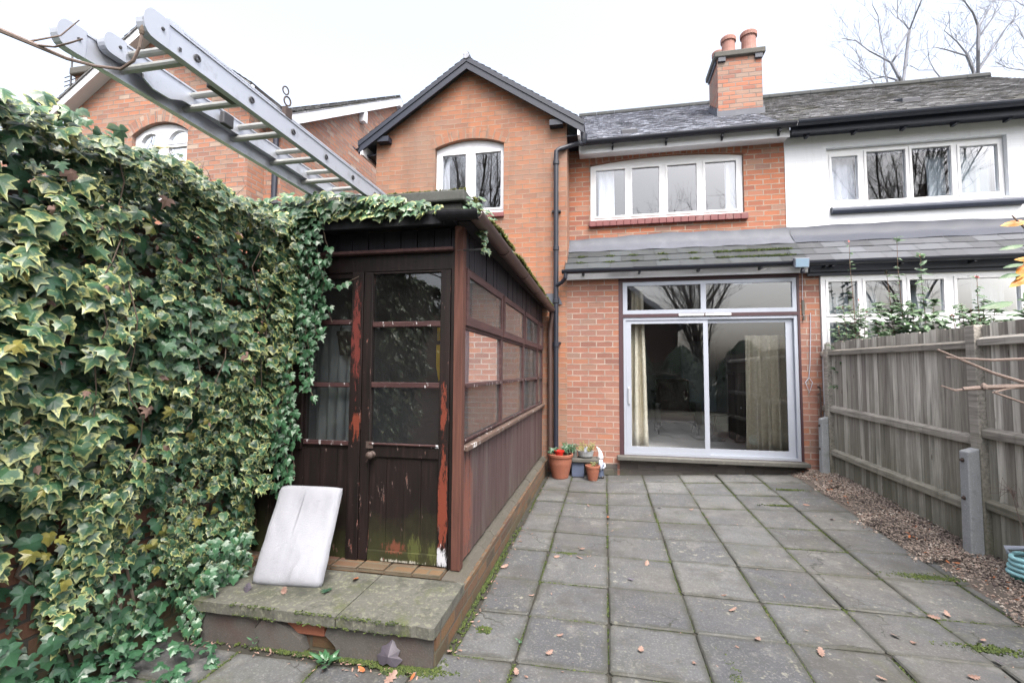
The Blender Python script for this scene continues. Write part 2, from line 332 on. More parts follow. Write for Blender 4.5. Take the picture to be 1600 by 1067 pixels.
# fabrics
g = G('white_cotton'); wv = g.n('TexWave', {'Vector': g.ob, 'Scale': 90.0, 'Distortion': 6.0, 'Detail': 3.0}, wave_type='BANDS', bands_direction='Z').outputs[1]
g.set(Base_Color=g.mix(g.noise(9, 4), (.25,.26,.295), (.31,.32,.355)), Roughness=.9)
g.bump(g.ma('ADD', g.ma('MULTIPLY', wv, .5), g.noise(9, 5, .6)), .5, .014); M['cotton'] = g.m
g = G('gold_curtain'); vz = g.voro(26)
g.set(Base_Color=g.mix(g.thr(g.noise(30, 4, .7), .35, .65), (.60,.53,.40), (.76,.70,.56)), Roughness=.85); M['curtain_gold'] = g.m
M['curtain_white'] = plain('white_curtain', (.74,.75,.80), .9, .05, 3, 0)
M['curtain_grey'] = plain('pale_grey_curtain', (.34,.38,.40), .9, .06, 3, 0)
M['blind'] = plain('pale_blind', (.45,.47,.50), .8, .05, 3, 0)
# glass: clear sheet, mirror part by Fresnel
def glass(name, tint, k=3.0, mesh=False, dirt=.0):
    g = G(name); g.t.nodes.remove(g.b)
    tr = g.n('BsdfTransparent', {0: tint}); gl = g.n('BsdfGlossy', {'Color': (.95,.97,1), 'Roughness': 0.0})
    fr = g.n('Fresnel', {'IOR': 1.5}); f = g.ma('MINIMUM', g.ma('MULTIPLY', fr.outputs[0], k), 1.0)
    wb = g.n('Bump', {'Height': g.noise(1.3, 2), 'Strength': .02, 'Distance': .05})
    g.put(gl.inputs['Normal'], wb.outputs[0])
    mx = g.n('MixShader', {0: f, 1: tr.outputs[0], 2: gl.outputs[0]}); out = mx.outputs[0]
    if dirt or mesh:
        df = g.n('BsdfDiffuse', {0: (.5,.5,.49)})
        amt = g.ma('MULTIPLY', g.thr(g.noise(2.5, 5, .7), .3, .8), dirt)
        if mesh:
            u = g.n('Mapping', {'Vector': g.uv, 'Scale': (1/.0127, 1/.0127, 1)}).outputs[0]
            fx = g.ma('FRACT', g.axis(u, 0)); fy = g.ma('FRACT', g.axis(u, 1))
            amt = g.ma('MAXIMUM', amt, g.ma('MULTIPLY', g.ma('MAXIMUM', g.ma('LESS_THAN', fx, .1), g.ma('LESS_THAN', fy, .1)), .35))
        out = g.n('MixShader', {0: amt, 1: out, 2: df.outputs[0]}).outputs[0]
    g.t.links.new(out, g.t.nodes['Material Output'].inputs[0])
    return g.m
M['glass'] = glass('window_glass', (.84,.87,.9), 3.6)
M['glass_soft'] = glass('upper_window_glass', (.8,.83,.87), 1.35)
M['glass_dark'] = glass('old_glass', (.8,.83,.82), 2.2, dirt=.025)
M['glass_wired'] = glass('wired_glass', (.85,.87,.87), 0.9, mesh=True, dirt=.09)

# ---------------------------------------------------------------- mesh helpers
class MB:
    def __init__(s): s.v = []; s.f = []; s.uv = []; s.a = []; s.mi = []; s.cur = (0., 0., 0., 1.); s.mat = 0; s.off = Vector((0,0,0))
    def add(s, verts, faces, uvs=None, attrs=None):
        n = len(s.v); s.v += [tuple(Vector(v)) for v in verts]
        s.a += attrs if attrs else [s.cur]*len(verts)
        for i, f in enumerate(faces):
            s.f.append(tuple(n+k for k in f)); s.uv.append(uvs[i] if uvs else None); s.mi.append(s.mat)
    def box(s, x0, x1, y0, y1, z0, z1):
        s.hexa([(x0,y0,z0),(x1,y0,z0),(x1,y1,z0),(x0,y1,z0),(x0,y0,z1),(x1,y0,z1),(x1,y1,z1),(x0,y1,z1)])
    def hexa(s, p):
        s.add(p, [(0,3,2,1),(4,5,6,7),(0,1,5,4),(1,2,6,5),(2,3,7,6),(3,0,4,7)])
    def quad(s, *p, uv=None): s.add(p, [tuple(range(len(p)))], [uv] if uv else None)
    def beam(s, a, b, w, h, up=(0,0,1)):
        a, b, up = Vector(a), Vector(b), Vector(up); t = (b-a).normalized(); r = t.cross(up).normalized(); u = r.cross(t)
        r *= w/2; u *= h/2
        s.hexa([a-r-u, a+r-u, b+r-u, b-r-u, a-r+u, a+r+u, b+r+u, b-r+u])
    def tube(s, pts, rad, n=8, cap=True):
        pts = [Vector(p) for p in pts]; k = len(pts); rad = rad if isinstance(rad, (list, tuple)) else [rad]*k
        vs = []; ref = None
        for i, p in enumerate(pts):
            t = (pts[min(i+1, k-1)]-pts[max(i-1, 0)]).normalized()
            if ref is None: ref = t.orthogonal().normalized()
            ref = (ref - t*ref.dot(t)); ref = ref.normalized() if ref.length > 1e-6 else t.orthogonal().normalized()
            b = t.cross(ref)
            vs += [p+(ref*math.cos(2*math.pi*j/n)+b*math.sin(2*math.pi*j/n))*rad[i] for j in range(n)]
        fs = [(i*n+j, i*n+(j+1) % n, (i+1)*n+(j+1) % n, (i+1)*n+j) for i in range(k-1) for j in range(n)]
        if cap: fs += [tuple(range(n-1, -1, -1)), tuple((k-1)*n+j for j in range(n))]
        s.add(vs, fs)
    def lathe(s, prof, c, n=24, axis='Z'):
        c = Vector(c); vs = []; k = len(prof)
        for r, z in prof:
            for j in range(n):
                a = 2*math.pi*j/n; q = Vector((r*math.cos(a), r*math.sin(a), z))
                if axis == 'Y': q = Vector((q.x, q.z, q.y))
                if axis == 'X': q = Vector((q.z, q.x, q.y))
                vs.append(c+q)
        fs = [(i*n+j, i*n+(j+1) % n, (i+1)*n+(j+1) % n, (i+1)*n+j) for i in range(k-1) for j in range(n)]
        s.add(vs, fs)
    def poly(s, outer, holes, axis, front, back=None, side_holes=True, side_outer=True):
        """flat polygon (2-D points) with holes on plane axis=front; walls run to back"""
        def P(p, d): return (d, p[0], p[1]) if axis == 'X' else (p[0], d, p[1]) if axis == 'Y' else (p[0], p[1], d)
        loops = [list(outer)]+[list(h) for h in holes]
        flat = [p for l in loops for p in l]
        tri = tessellate_polygon([[Vector((p[0], p[1], 0)) for p in l] for l in loops])
        s.add([P(p, front) for p in flat], [tuple(t) for t in tri])
        if back is not None and not holes: s.add([P(p, back) for p in flat], [tuple(t) for t in tri])
        if back is not None:
            for i, l in enumerate(loops):
                if (i == 0 and not side_outer) or (i and not side_holes): continue
                for j in range(len(l)):
                    a, b = l[j], l[(j+1) % len(l)]
                    s.quad(P(a, front), P(b, front), P(b, back), P(a, back))
    def build(s, name, mat, parent=None, smooth=False, bevel=0, fixn=True):
        me = bpy.data.meshes.new(name); me.from_pydata(s.v, [], s.f)
        mats = mat if isinstance(mat, list) else [mat]
        for x in mats: me.materials.append(x)
        if len(mats) > 1: me.polygons.foreach_set('material_index', s.mi)
        if fixn:
            bm = bmesh.new(); bm.from_mesh(me); bmesh.ops.recalc_face_normals(bm, faces=bm.faces); bm.to_mesh(me); bm.free()
        me.update()
        uvl = me.uv_layers.new(name='UVMap'); data = [0.0]*(2*len(me.loops)); V = me.vertices
        for p, u in zip(me.polygons, s.uv):
            nx, ny, nz = (abs(c) for c in p.normal)
            for k, li in enumerate(p.loop_indices):
                vi = me.loops[li].vertex_index
                if u:
                    o = s.f[p.index].index(vi); q = u[o]
                else:
                    co = V[vi].co
                    if nz > nx and nz > ny: q = (co.x, co.y)
                    elif nx > ny: q = (co.y, co.z)
                    else: q = (co.x, co.z)
                data[2*li], data[2*li+1] = q
        uvl.data.foreach_set('uv', data)
        for nm in ('tint', 'leaf'):
            at = me.attributes.new(nm, 'FLOAT_COLOR', 'POINT'); at.data.foreach_set('color', [c for a in s.a for c in a])
        if smooth: me.polygons.foreach_set('use_smooth', [True]*len(me.polygons))
        o = bpy.data.objects.new(name, me); C.objects.link(o)
        if parent:
            o.parent = parent
            w0 = Vector((0,0,0)); q = parent
            while q: w0 += q.location; q = q.parent
            o.location = -w0
        if bevel:
            md = o.modifiers.new('bevel', 'BEVEL'); md.width = bevel; md.segments = 2; md.limit_method = 'ANGLE'
        return o

def boxes(name, mat, parent, lst, bevel=0):
    for b in lst:
        mb = MB(); mb.box(*b); mb.build(name, M[mat], parent, bevel=bevel)

def thing(name, label, cat, loc=(0,0,0), group=None):
    o = bpy.data.objects.new(name, None); C.objects.link(o); o.location = loc; o.empty_display_size = .1
    o['label'] = label; o['category'] = cat
    if group: o['group'] = group
    return o
def tag(o, label, cat, group=None):
    o['label'] = label; o['category'] = cat
    if group: o['group'] = group
    return o
def kind(o, k): o['kind'] = k; return o
def rect(x0, x1, z0, z1): return [(x0,z0),(x1,z0),(x1,z1),(x0,z1)]
def arch(x0, x1, z0, zs, rise, n=10):
    """rectangle with a segmental arch: springs at zs, rises by rise"""
    w2 = (x1-x0)/2; rad = (w2*w2+rise*rise)/(2*rise); cz = zs+rise-rad; cx = (x0+x1)/2; a0 = math.asin(w2/rad)
    return [(x0,z0),(x1,z0)]+[(cx+rad*math.sin(a0-2*a0*i/n), cz+rad*math.cos(a0-2*a0*i/n)) for i in range(n+1)]
def arch_course(mb, x0, x1, zs, rise, y, h=.2, n=14, proud=.004):
    """a course of upright bricks over an arched opening"""
    w2 = (x1-x0)/2; rad = (w2*w2+rise*rise)/(2*rise); cz = zs+rise-rad; cx = (x0+x1)/2; a0 = math.asin(w2/rad)*1.06
    k = max(4, int((x1-x0)/.092))
    for i in range(k):
        a, b = a0-2*a0*i/k, a0-2*a0*(i+1)/k
        P = lambda t, r: (cx+r*math.sin(t), y-proud, cz+r*math.cos(t))
        u = (i*.083*2+.004+ (i%7)*.235, 0)
        mb.quad(P(b,rad+.001), P(a,rad+.001), P(a,rad+h), P(b,rad+h), uv=[(i*.47+.0,.083*(i%9)),(i*.47,.083*(i%9)+.083),(i*.47+.235,.083*(i%9)+.083),(i*.47+.235,.083*(i%9))])

# leaf outlines (x across, y towards the tip); centre vertex first
IVY = [(0,-.20),(.15,-.32),(.33,-.28),(.50,-.04),(.34,.07),(.36,.27),(.20,.36),(.10,.50),(0,.66),(-.10,.50),(-.20,.36),(-.36,.27),(-.34,.07),(-.50,-.04),(-.33,-.28),(-.15,-.32)]
IVY2 = [(0,-.16),(.14,-.31),(.32,-.31),(.54,-.08),(.27,.06),(.38,.33),(.14,.33),(.07,.52),(0,.76),(-.07,.52),(-.14,.33),(-.38,.33),(-.27,.06),(-.54,-.08),(-.32,-.31),(-.14,-.31)]
OVAL = [(0,-.5),(.15,-.3),(.2,0),(.13,.3),(0,.55),(-.13,.3),(-.2,0),(-.15,-.3)]
OAK = [(0,-.6),(.12,-.4),(.27,-.36),(.17,-.2),(.36,-.08),(.2,.06),(.38,.24),(.18,.3),(.2,.5),(0,.6),(-.2,.5),(-.18,.3),(-.38,.24),(-.2,.06),(-.36,-.08),(-.17,-.2),(-.27,-.36),(-.12,-.4)]
def leaf(mb, pos, nrm, tip, size, shape, rnd, var=1.0, hue=None, curl=.25, fold=.25):
    if shape is IVY and rnd.random() < .55: shape = IVY2
    if shape is IVY or shape is IVY2: k_ = rnd.uniform(.82, 1.15); shape = [(x*k_*rnd.uniform(.93,1.07), y*rnd.uniform(.93,1.07)) for x, y in shape]
    n = Vector(nrm).normalized(); t = Vector(tip); t = (t-n*t.dot(n))
    t = t.normalized() if t.length > 1e-5 else n.orthogonal().normalized()
    r = t.cross(n); pos = Vector(pos); h = rnd.random() if hue is None else hue
    cc = rnd.uniform(.4, 1.4)*curl; ff = rnd.uniform(.3, 1.5)*fold; tw = rnd.uniform(-.25, .25)
    vs = []; at = []
    for i, (x, y) in enumerate([(0, .02)]+shape):
        z = -cc*y*y - ff*abs(x) + tw*x*y + (.0 if i else .05)
        vs.append(pos+(r*x+t*y+n*z)*size); at.append((0. if i == 0 else 1., var, h, 1.))
    k = len(shape)
    mb.add(vs, [(0, 1+j, 1+(j+1) % k) for j in range(k)], None, at)

# ================================================================ the setting: ground, patio
def sst(a, b, x): t = max(0, min(1, (x-a)/(b-a))); return t*t*(3-2*t)
def pz(x, y): return .052*max(0, x)*sst(3.6, 7, y)
mb = MB(); mb.quad((-120,-120,-.09),(120,-120,-.09),(120,200,-.09),(-120,200,-.09))
kind(mb.build('ground', M['ground']), 'structure')
rnd = random.Random(5)
mb = MB()                                      # soil bed just under the slabs
nx, ny = 24, 40
vs = [(-2.7+i*5.7/nx, -2+j*9.1/ny, pz(-2.7+i*5.7/nx, -2+j*9.1/ny)-.013) for j in range(ny+1) for i in range(nx+1)]
mb.add(vs, [(j*(nx+1)+i, j*(nx+1)+i+1, (j+1)*(nx+1)+i+1, (j+1)*(nx+1)+i) for j in range(ny) for i in range(nx)])
kind(mb.build('earth_bed', M['soil']), 'structure')
mb = MB()
XS = [-2.42,-1.93,-1.445,-.955,-.468,.012,.50,.99,1.478,1.965,2.452,2.94]
YS = [6.99,6.521,5.96,5.448,4.93,4.447,3.965,3.414,2.936,2.465,1.97,1.48,.99,.5,.01,-.48,-.97]
JOINTS = []
def slab(x0, x1, y0, y1):
    g_ = rnd.uniform(.002, .006); j = lambda: rnd.uniform(-.005, .005)
    dz = rnd.uniform(-.006, .006); tx, ty = rnd.uniform(-.014, .014), rnd.uniform(-.014, .014)
    cx, cy = (x0+x1)/2, (y0+y1)/2
    cor = [(x0+g_+j(), y0+g_+j()), (x1-g_+j(), y0+g_+j()), (x1-g_+j(), y1-g_+j()), (x0+g_+j(), y1-g_+j())]
    pts = []
    for a, b in zip(cor, cor[1:]+cor[:1]):
        for t_ in (0.03, .27, .5, .73, .97):
            e = rnd.uniform(-.0022, .0022) if 0.1 < t_ < .9 else 0
            pts.append((a[0]+(b[0]-a[0])*t_+e, a[1]+(b[1]-a[1])*t_+e))
    tint = rnd.random(); n = len(pts); vs = []; at = []
    for ins, zz, ed in ((0, -.05, 1), (0, -.007, 1), (.008, 0, .95), (.085, 0, 0)):
        for p in pts:
            dx, dy = cx-p[0], cy-p[1]; l = math.hypot(dx, dy); q = (p[0]+dx/l*ins*1.2, p[1]+dy/l*ins*1.2)
            vs.append((q[0], q[1], pz(*q)+dz+zz+tx*(q[0]-cx)+ty*(q[1]-cy))); at.append((tint, ed, 0, 1))
    fs = [(k*n+i, k*n+(i+1) % n, (k+1)*n+(i+1) % n, (k+1)*n+i) for k in range(3) for i in range(n)]
    vs.append((cx, cy, pz(cx, cy)+dz)); at.append((tint, 0, 0, 1))
    fs += [(3*n+i, 3*n+(i+1) % n, 4*n) for i in range(n)]
    mb.add(vs, fs, None, at)
    JOINTS.append((x0, x1, y0, y1))
for yi in range(len(YS)-1):
    y1, y0 = YS[yi], YS[yi+1]
    for xi in range(len(XS)-1):
        x0, x1 = XS[xi], XS[xi+1]
        if y1 > 2.6 and x1 < -.4:
            if xi < 3: continue
            x0 = -.80
        if y0 > 1.9 and y1 < 2.6 and x1 < -.9: y1_ = 2.26
        else: y1_ = y1
        if y0 > 2.3 and x1 < -.9: continue
        if xi == 3 and y1 < 2.5 and y0 > 2.3: y1_ = min(y1_, 2.465)
        if x1 > 2.6:
            x1 = 2.62+.07*math.sin(yi*2.1)
            if y0 > 4.3: continue
        slab(x0, x1, y0, y1_)
kind(mb.build('patio', M['paving'], smooth=False), 'structure')

# gravel margin along the fence: uncountable stones
mb = MB(); grnd = random.Random(8); ins = 0
oct_f = [(0,1,2),(0,2,3),(0,3,4),(0,4,1),(5,2,1),(5,3,2),(5,4,3),(5,1,4)]
while ins < 22000:
    y = grnd.uniform(2.0, 7.0); e = 2.60+.06*math.sin(y*3.1)+.05*math.sin(y*7) - (.16 if 4.3 < y < 5.2 else 0) - (.1 if y > 6.2 else 0)
    x = grnd.uniform(e-.08, 3.02)
    if x < e and grnd.random() < .55: continue
    s = grnd.uniform(.006, .014)*(1.25 if grnd.random() < .15 else 1)
    z = pz(x, y)+.0+.05*sst(e-.02, e+.15, x)+grnd.uniform(-.01, .012)
    rot = Matrix.Rotation(grnd.uniform(0, 6.28), 3, 'Z') @ Matrix.Rotation(grnd.uniform(-.7, .7), 3, 'X')
    P = [Vector(v) for v in ((0,0,.65),(1,0,0),(0,.8,.05),(-1,0,0),(0,-.8,-.05),(0,0,-.65))]
    hue = grnd.random()**1.2 * (.45 if mnoise.noise((x*3, y*3, 1.5)) > .12 else 1)
    mb.add([rot @ (p*s*grnd.uniform(.75, 1.25))+Vector((x,y,z)) for p in P], oct_f, None, [(hue,0,0,1)]*6); ins += 1
vs=[]; ny=50
for j in range(ny+1):
    y=1.8+j*5.2/ny; vs += [(2.42,y,pz(2.42,y)-.02),(2.70,y,pz(2.7,y)+.03),(3.1,y,pz(3.1,y)+.045)]
mb2 = MB(); mb2.add(vs, [(j*3+i, j*3+i+1, j*3+4+i, j*3+3+i) for j in range(ny) for i in range(2)])
kind(mb2.build('gravel_bed', M['gravel_earth']), 'structure')
kind(mb.build('gravel', M['gravel'], fixn=False), 'stuff')

# ================================================================ roof helpers
def tile_roof(mb, P0, U, V, nu, nv, rnd, lip=.014, jit=.004, stag=True, gap=.003):
    """P0 eave corner, U along the eave (full), V up the slope (full)"""
    P0, U, V = Vector(P0), Vector(U), Vector(V); N = U.cross(V).normalized()
    if N.z < 0: N = -N
    u, v = U/nu, V/nv; ul = u.length
    for j in range(nv):
        off = .5 if (stag and j % 2) else 0
        for i in range(-1 if off else 0, nu):
            a, b = max(0, i+off), min(nu, i+off+1)
            if b-a < .05: continue
            g_ = gap/ul
            h = [rnd.uniform(-jit, jit)+lip for _ in range(2)]; d = rnd.uniform(-.006, .006)
            A = P0+u*(a+g_)+v*j+N*h[0]-V.normalized()*d; B = P0+u*(b-g_)+v*j+N*h[1]-V.normalized()*d
            Cc = P0+u*(b-g_)+v*(j+1.12)+N*.0; D = P0+u*(a+g_)+v*(j+1.12)+N*.0
            mb.cur = (rnd.random(), 0, 0, 1)
            mb.add([A, B, Cc, D, A-N*(lip+.004), B-N*(lip+.004)], [(0,1,2,3),(4,5,1,0)])
def under(mb, P0, U, V, th=.03):
    P0, U, V = Vector(P0), Vector(U), Vector(V); N = U.cross(V).normalized()
    if N.z < 0: N = -N
    p = [P0, P0+U, P0+U+V, P0+V]
    mb.hexa([q-N*(th+.005) for q in p]+[q-N*.005 for q in p])
def half_gutter(mb, a, b, r=.055, n=10, th=.006):
    a, b = Vector(a), Vector(b); t = (b-a).normalized(); s_ = t.cross(Vector((0,0,1))).normalized()
    ring = [(r*math.cos(math.pi+math.pi*k/n), r*math.sin(math.pi+math.pi*k/n)) for k in range(n+1)]
    ring += [((r-th)*math.cos(2*math.pi-math.pi*k/n), (r-th)*math.sin(2*math.pi-math.pi*k/n)) for k in range(n+1)]
    m_ = len(ring)
    vs = [p+s_*x+Vector((0,0,z)) for p in (a, b) for x, z in ring]
    mb.add(vs, [(i, (i+1) % m_, m_+(i+1) % m_, m_+i) for i in range(m_)]+[tuple(range(m_-1,-1,-1)), tuple(range(m_, 2*m_))])
def wavy(mb, x0, x1, y, z0, z1, waves, amp=.035, flare=0.0, n=60, rows=10, rnd=random, th=0):
    ph = rnd.uniform(0, 6); vs = []
    for j in range(rows+1):
        t_ = j/rows; z = z1+(z0-z1)*t_
        for i in range(n+1):
            q = i/n; x = x0+(x1-x0)*q
            x += (q-.5)*flare*t_
            a = amp*(.6+.5*t_)*(1+.35*math.sin(q*3.1+ph))
            vs.append((x+.008*math.sin(q*waves*12.6+t_*2), y+a*math.sin(q*waves*6.283+ph+.5*math.sin(t_*2.2+q*5)), z+.004*math.sin(q*40)*(j == rows)))
    mb.add(vs, [(j*(n+1)+i, j*(n+1)+i+1, (j+1)*(n+1)+i+1, (j+1)*(n+1)+i) for j in range(rows) for i in range(n)])
def curtain(name, label, mat, x0, x1, y, z0, z1, waves, amp=.03, flare=0.0, group=None, seed=1):
    mb = MB(); wavy(mb, x0, x1, y, z0, z1, waves, amp, flare, rnd=random.Random(seed))
    o = mb.build(name, mat, smooth=True, fixn=False); tag(o, label, 'curtain', group)
    md = o.modifiers.new('thick', 'SOLIDIFY'); md.thickness = .004
    return o
def room(parent, x0, x1, y0, y1, z0, z1, mat, floor=None):
    mb = MB()
    mb.quad((x0,y1,z0),(x1,y1,z0),(x1,y1,z1),(x0,y1,z1)); mb.quad((x0,y0,z0),(x0,y1,z0),(x0,y1,z1),(x0,y0,z1))
    mb.quad((x1,y0,z0),(x1,y1,z0),(x1,y1,z1),(x1,y0,z1)); mb.quad((x0,y0,z1),(x1,y0,z1),(x1,y1,z1),(x0,y1,z1))
    o = mb.build('room_wall', mat, parent)
    mb = MB(); mb.quad((x0,y0,z0),(x1,y0,z0),(x1,y1,z0),(x0,y1,z0)); mb.build('floor', floor or mat, parent)
def window(parent, outer, panes, y, mat, depth=.07, glassmat='glass', sash=True, name='window', bead=.022):
    """casement window in a wall facing -Y: frame with a hole per pane, a thin sash rim, glass"""
    mb = MB(); mb.poly(outer, panes, 'Y', y, y+depth)
    fr = mb.build(name, mat, parent, bevel=.004)
    if sash:
        mb = MB()
        for p in panes:                            # raised sash rim round each pane
            cx = sum(q[0] for q in p)/len(p); cz = sum(q[1] for q in p)/len(p)
            big = [(q[0]+(.03 if q[0] > cx else -.03), q[1]+(.03 if q[1] > cz else -.03)) for q in p]
            mb.poly(big, [p], 'Y', y-.012, y+.004)
        mb.build('sash', mat, fr, bevel=.003)
    gm = M[glassmat]
    for p in panes:
        mb = MB(); mb.poly([(q[0]+(.004 if q[0] > sum(k[0] for k in p)/len(p) else -.004), q[1]) for q in p], [], 'Y', y+bead)
        mb.build('pane', gm, fr)
    return fr

# ================================================================ the brick house
house = thing('brick_house', 'orange brick house with a steep front gable, tiled roof and tall brick chimney', 'house', (0,7,0))
GX0, GX1, GA, GS = -3.72, -.555, -2.13, .665
GE = 6.34-GS*(GX1-GA)
mb = MB(); wo = arch(-2.69, -1.545, 3.96, 5.085, .115)
outer = [(GX0,0),(GX1,0),(GX1,GE),(GA,6.34),(GX0,6.34-GS*(GA-GX0))]
mb.poly(outer, [wo], 'Y', 7.0, 7.09, side_holes=True, side_outer=False)
mb.quad((GX1,7.0,0),(GX1,7.5,0),(GX1,7.5,GE),(GX1,7.0,GE)); mb.quad((GX0,7.0,0),(GX0,12,0),(GX0,12,GE),(GX0,7.0,GE))
gw = mb.build('gable_wall', M['brick_gable'], house)
mb = MB(); arch_course(mb, -2.69, -1.545, 5.085, .115, 7.0, .17); mb.build('brick_arch', M['brick_gable'], gw)
win = window(house, arch(-2.685, -1.55, 3.965, 5.08, .115), [rect(-2.585,-2.185,4.07,4.985), rect(-2.03,-1.605,4.07,4.985)], 7.075, M['white_wood'])
mb = MB(); mb.box(-2.68,-1.535,6.955,7.075,3.885,3.958); mb.build('sill', M['sill_red'], win, bevel=.008)
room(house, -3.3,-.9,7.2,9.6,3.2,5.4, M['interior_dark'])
# gable roof, bargeboards, corbels
for sx, ex, nm in ((-1, -3.97, 'l'), (1, -.29, 'r')):
    pass
mb = MB(); ht = 6.47
for ex in (-3.97, -.29):
    ez = ht-GS*abs(ex-GA)
    tile_roof(mb, (ex,6.84,ez), (0,5.2,0), (GA-ex,0,ht-ez), 26, 19, rnd)
mb.tube([(GA,6.82,ht+.01),(GA,12,ht+.01)], .06, 8)
for ex in (-3.97, -.29): ez = ht-GS*abs(ex-GA); under(mb, (ex,6.84,ez), (0,5.2,0), (GA-ex,0,ht-ez), .025)
gr = mb.build('gable_roof', M['tile'], house)
mb = MB()
for ex in (-3.97, -.29):
    ez = ht-GS*abs(ex-GA)
    def P(x, dz, y): return (x, y, ht-GS*abs(x-GA)+dz)
    for (y0, y1, d0, d1) in ((6.845,6.875,-.20,-.012),(6.832,6.845,-.085,-.012),(6.875,6.985,-.055,-.035)):
        a, b = GA, ex
        mb.hexa([P(a,d0,y0),P(b,d0,y0),P(b,d0,y1),P(a,d0,y1),P(a,d1,y0),P(b,d1,y0),P(b,d1,y1),P(a,d1,y1)])
    s_ = -1 if ex < GA else 1
    cxk = ex-s_*.42; mb.box(cxk-.10, cxk+.10, 6.87, 7.0, ht-GS*abs(cxk+s_*.1-GA)-.235, ht-GS*abs(cxk+s_*.1-GA)-.15)
mb.build('bargeboard', M['navy'], gr)
boxes('eaves_fascia', 'white_wood', gr, [(-3.93,-3.89,6.85,10,5.02,5.21),(-.385,-.35,6.85,7.5,5.02,5.21)])
boxes('soffit', 'navy', gr, [(-3.89,-3.72,6.99,10,5.06,5.08),(-.555,-.386,6.99,7.5,5.08,5.10)])
mb = MB(); half_gutter(mb, (-4.0,6.83,5.17), (-4.0,10,5.17), .06); mb.build('side_gutter', M['black_plastic'], gr)

# first floor wall, set back
mb = MB(); wo = arch(-.22, 2.09, 3.895, 4.83, .075)
mb.poly([(GX1,3.2),(2.66,3.2),(2.66,5.1),(GX1,5.1)], [wo], 'Y', 7.5, 7.57, side_outer=False)
uw = mb.build('upper_wall', M['brick_upper'], house)
mb = MB(); arch_course(mb, -.22, 2.09, 4.83, .075, 7.5, .13); mb.build('brick_arch', M['brick_upper'], uw)
win = window(house, arch(-.215, 2.085, 3.9, 4.825, .073, 14), [rect(-.13,.335,3.985,4.745), rect(.44,.86,3.985,4.745), rect(.985,1.42,3.985,4.745), rect(1.545,1.995,3.985,4.745)], 7.55, M['upvc'])
mb = MB()
for k in range(22): mb.box(-.235+k*.1075, -.235+k*.1075+.1035, 7.44, 7.552, 3.795, 3.89)
mb.build('brick_sill', M['sill_red'], win, bevel=.006)
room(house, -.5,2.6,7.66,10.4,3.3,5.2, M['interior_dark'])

# ground floor wall with the patio opening
mb = MB()
mb.poly(rect(GX1,2.87,0,2.86), [rect(.2,2.62,.06,2.855)], 'Y', 7.004, 7.09, side_outer=False)
mb.quad((2.87,7.004,0),(2.87,7.5,0),(2.87,7.5,2.86),(2.87,7.004,2.86))
gwl = mb.build('ground_floor_wall', M['brick_lower'], house)
mb = MB(); mb.box(GX1,.165,6.985,7.003,0,.155); mb.build('wall_foot', M['brick_dark'], house)
mb = MB(); mb.box(.2,2.62,6.99,7.08,.0,.235); mb.build('threshold_bricks', M['brick_dark'], house)
mb = MB(); mb.box(.165,2.645,6.86,7.2,.238,.292); mb.build('door_sill', M['stone'], house, bevel=.008)
# patio door: brown subframe, aluminium transom lights and sliding leaves
pd = MB(); pd.poly(rect(.2,2.62,.295,2.855), [rect(.262,2.592,.297,2.277), rect(.262,2.592,2.325,2.80)], 'Y', 7.0, 7.08, side_outer=False)
pdo = pd.build('patio_door', M['brown_trim'], house)
mb = MB(); mb.poly(rect(.264,2.59,2.327,2.798), [rect(.325,1.345,2.385,2.745), rect(1.415,2.535,2.385,2.745)], 'Y', 7.012, 7.07)
mb.build('transom_frame', M['alu_frame'], pdo, bevel=.005)
for x0, x1 in ((.325,1.345),(1.415,2.535)):
    mb = MB(); mb.quad((x0-.004,7.035,2.38),(x1+.004,7.035,2.38),(x1+.004,7.035,2.75),(x0-.004,7.035,2.75)); mb.build('pane', M['glass'], pdo)
mb = MB(); mb.poly(rect(.266,2.588,.298,2.275), [rect(.302,2.545,.335,2.238)], 'Y', 7.012, 7.09)
mb.build('track_frame', M['alu_frame'], pdo, bevel=.004)
for nm, x0, x1, gx0, gx1, y in (('sliding_leaf',.304,1.435,.375,1.372,7.026),('sliding_leaf',1.40,2.543,1.437,2.452,7.056)):
    mb = MB(); mb.poly(rect(x0,x1,.337,2.236), [rect(gx0,gx1,.415,2.185)], 'Y', y, y+.028)
    lf = mb.build(nm, M['alu_frame'], pdo, bevel=.004)
    mb = MB(); mb.quad((gx0-.004,y+.014,.41),(gx1+.004,y+.014,.41),(gx1+.004,y+.014,2.19),(gx0-.004,y+.014,2.19)); mb.build('pane', M['glass'], lf)
    if x0 < 1:
        mb = MB(); mb.box(.325,.352,7.006,7.026,1.02,1.26); mb.build('handle', M['alu'], lf, bevel=.005)
boxes('trickle_vent', 'upvc', pdo, [(1.04,1.38,6.985,7.0,2.287,2.318),(1.40,1.74,6.985,7.0,2.287,2.318)], .004)
room(house, -.5,2.85,7.12,11.6,.3,2.75, M['room_deep'], M['carpet'])
mb = MB(); mb.box(1.75,2.5,11.5,11.58,.3,2.2); mb.build('inner_door', M['pale_door'], house)
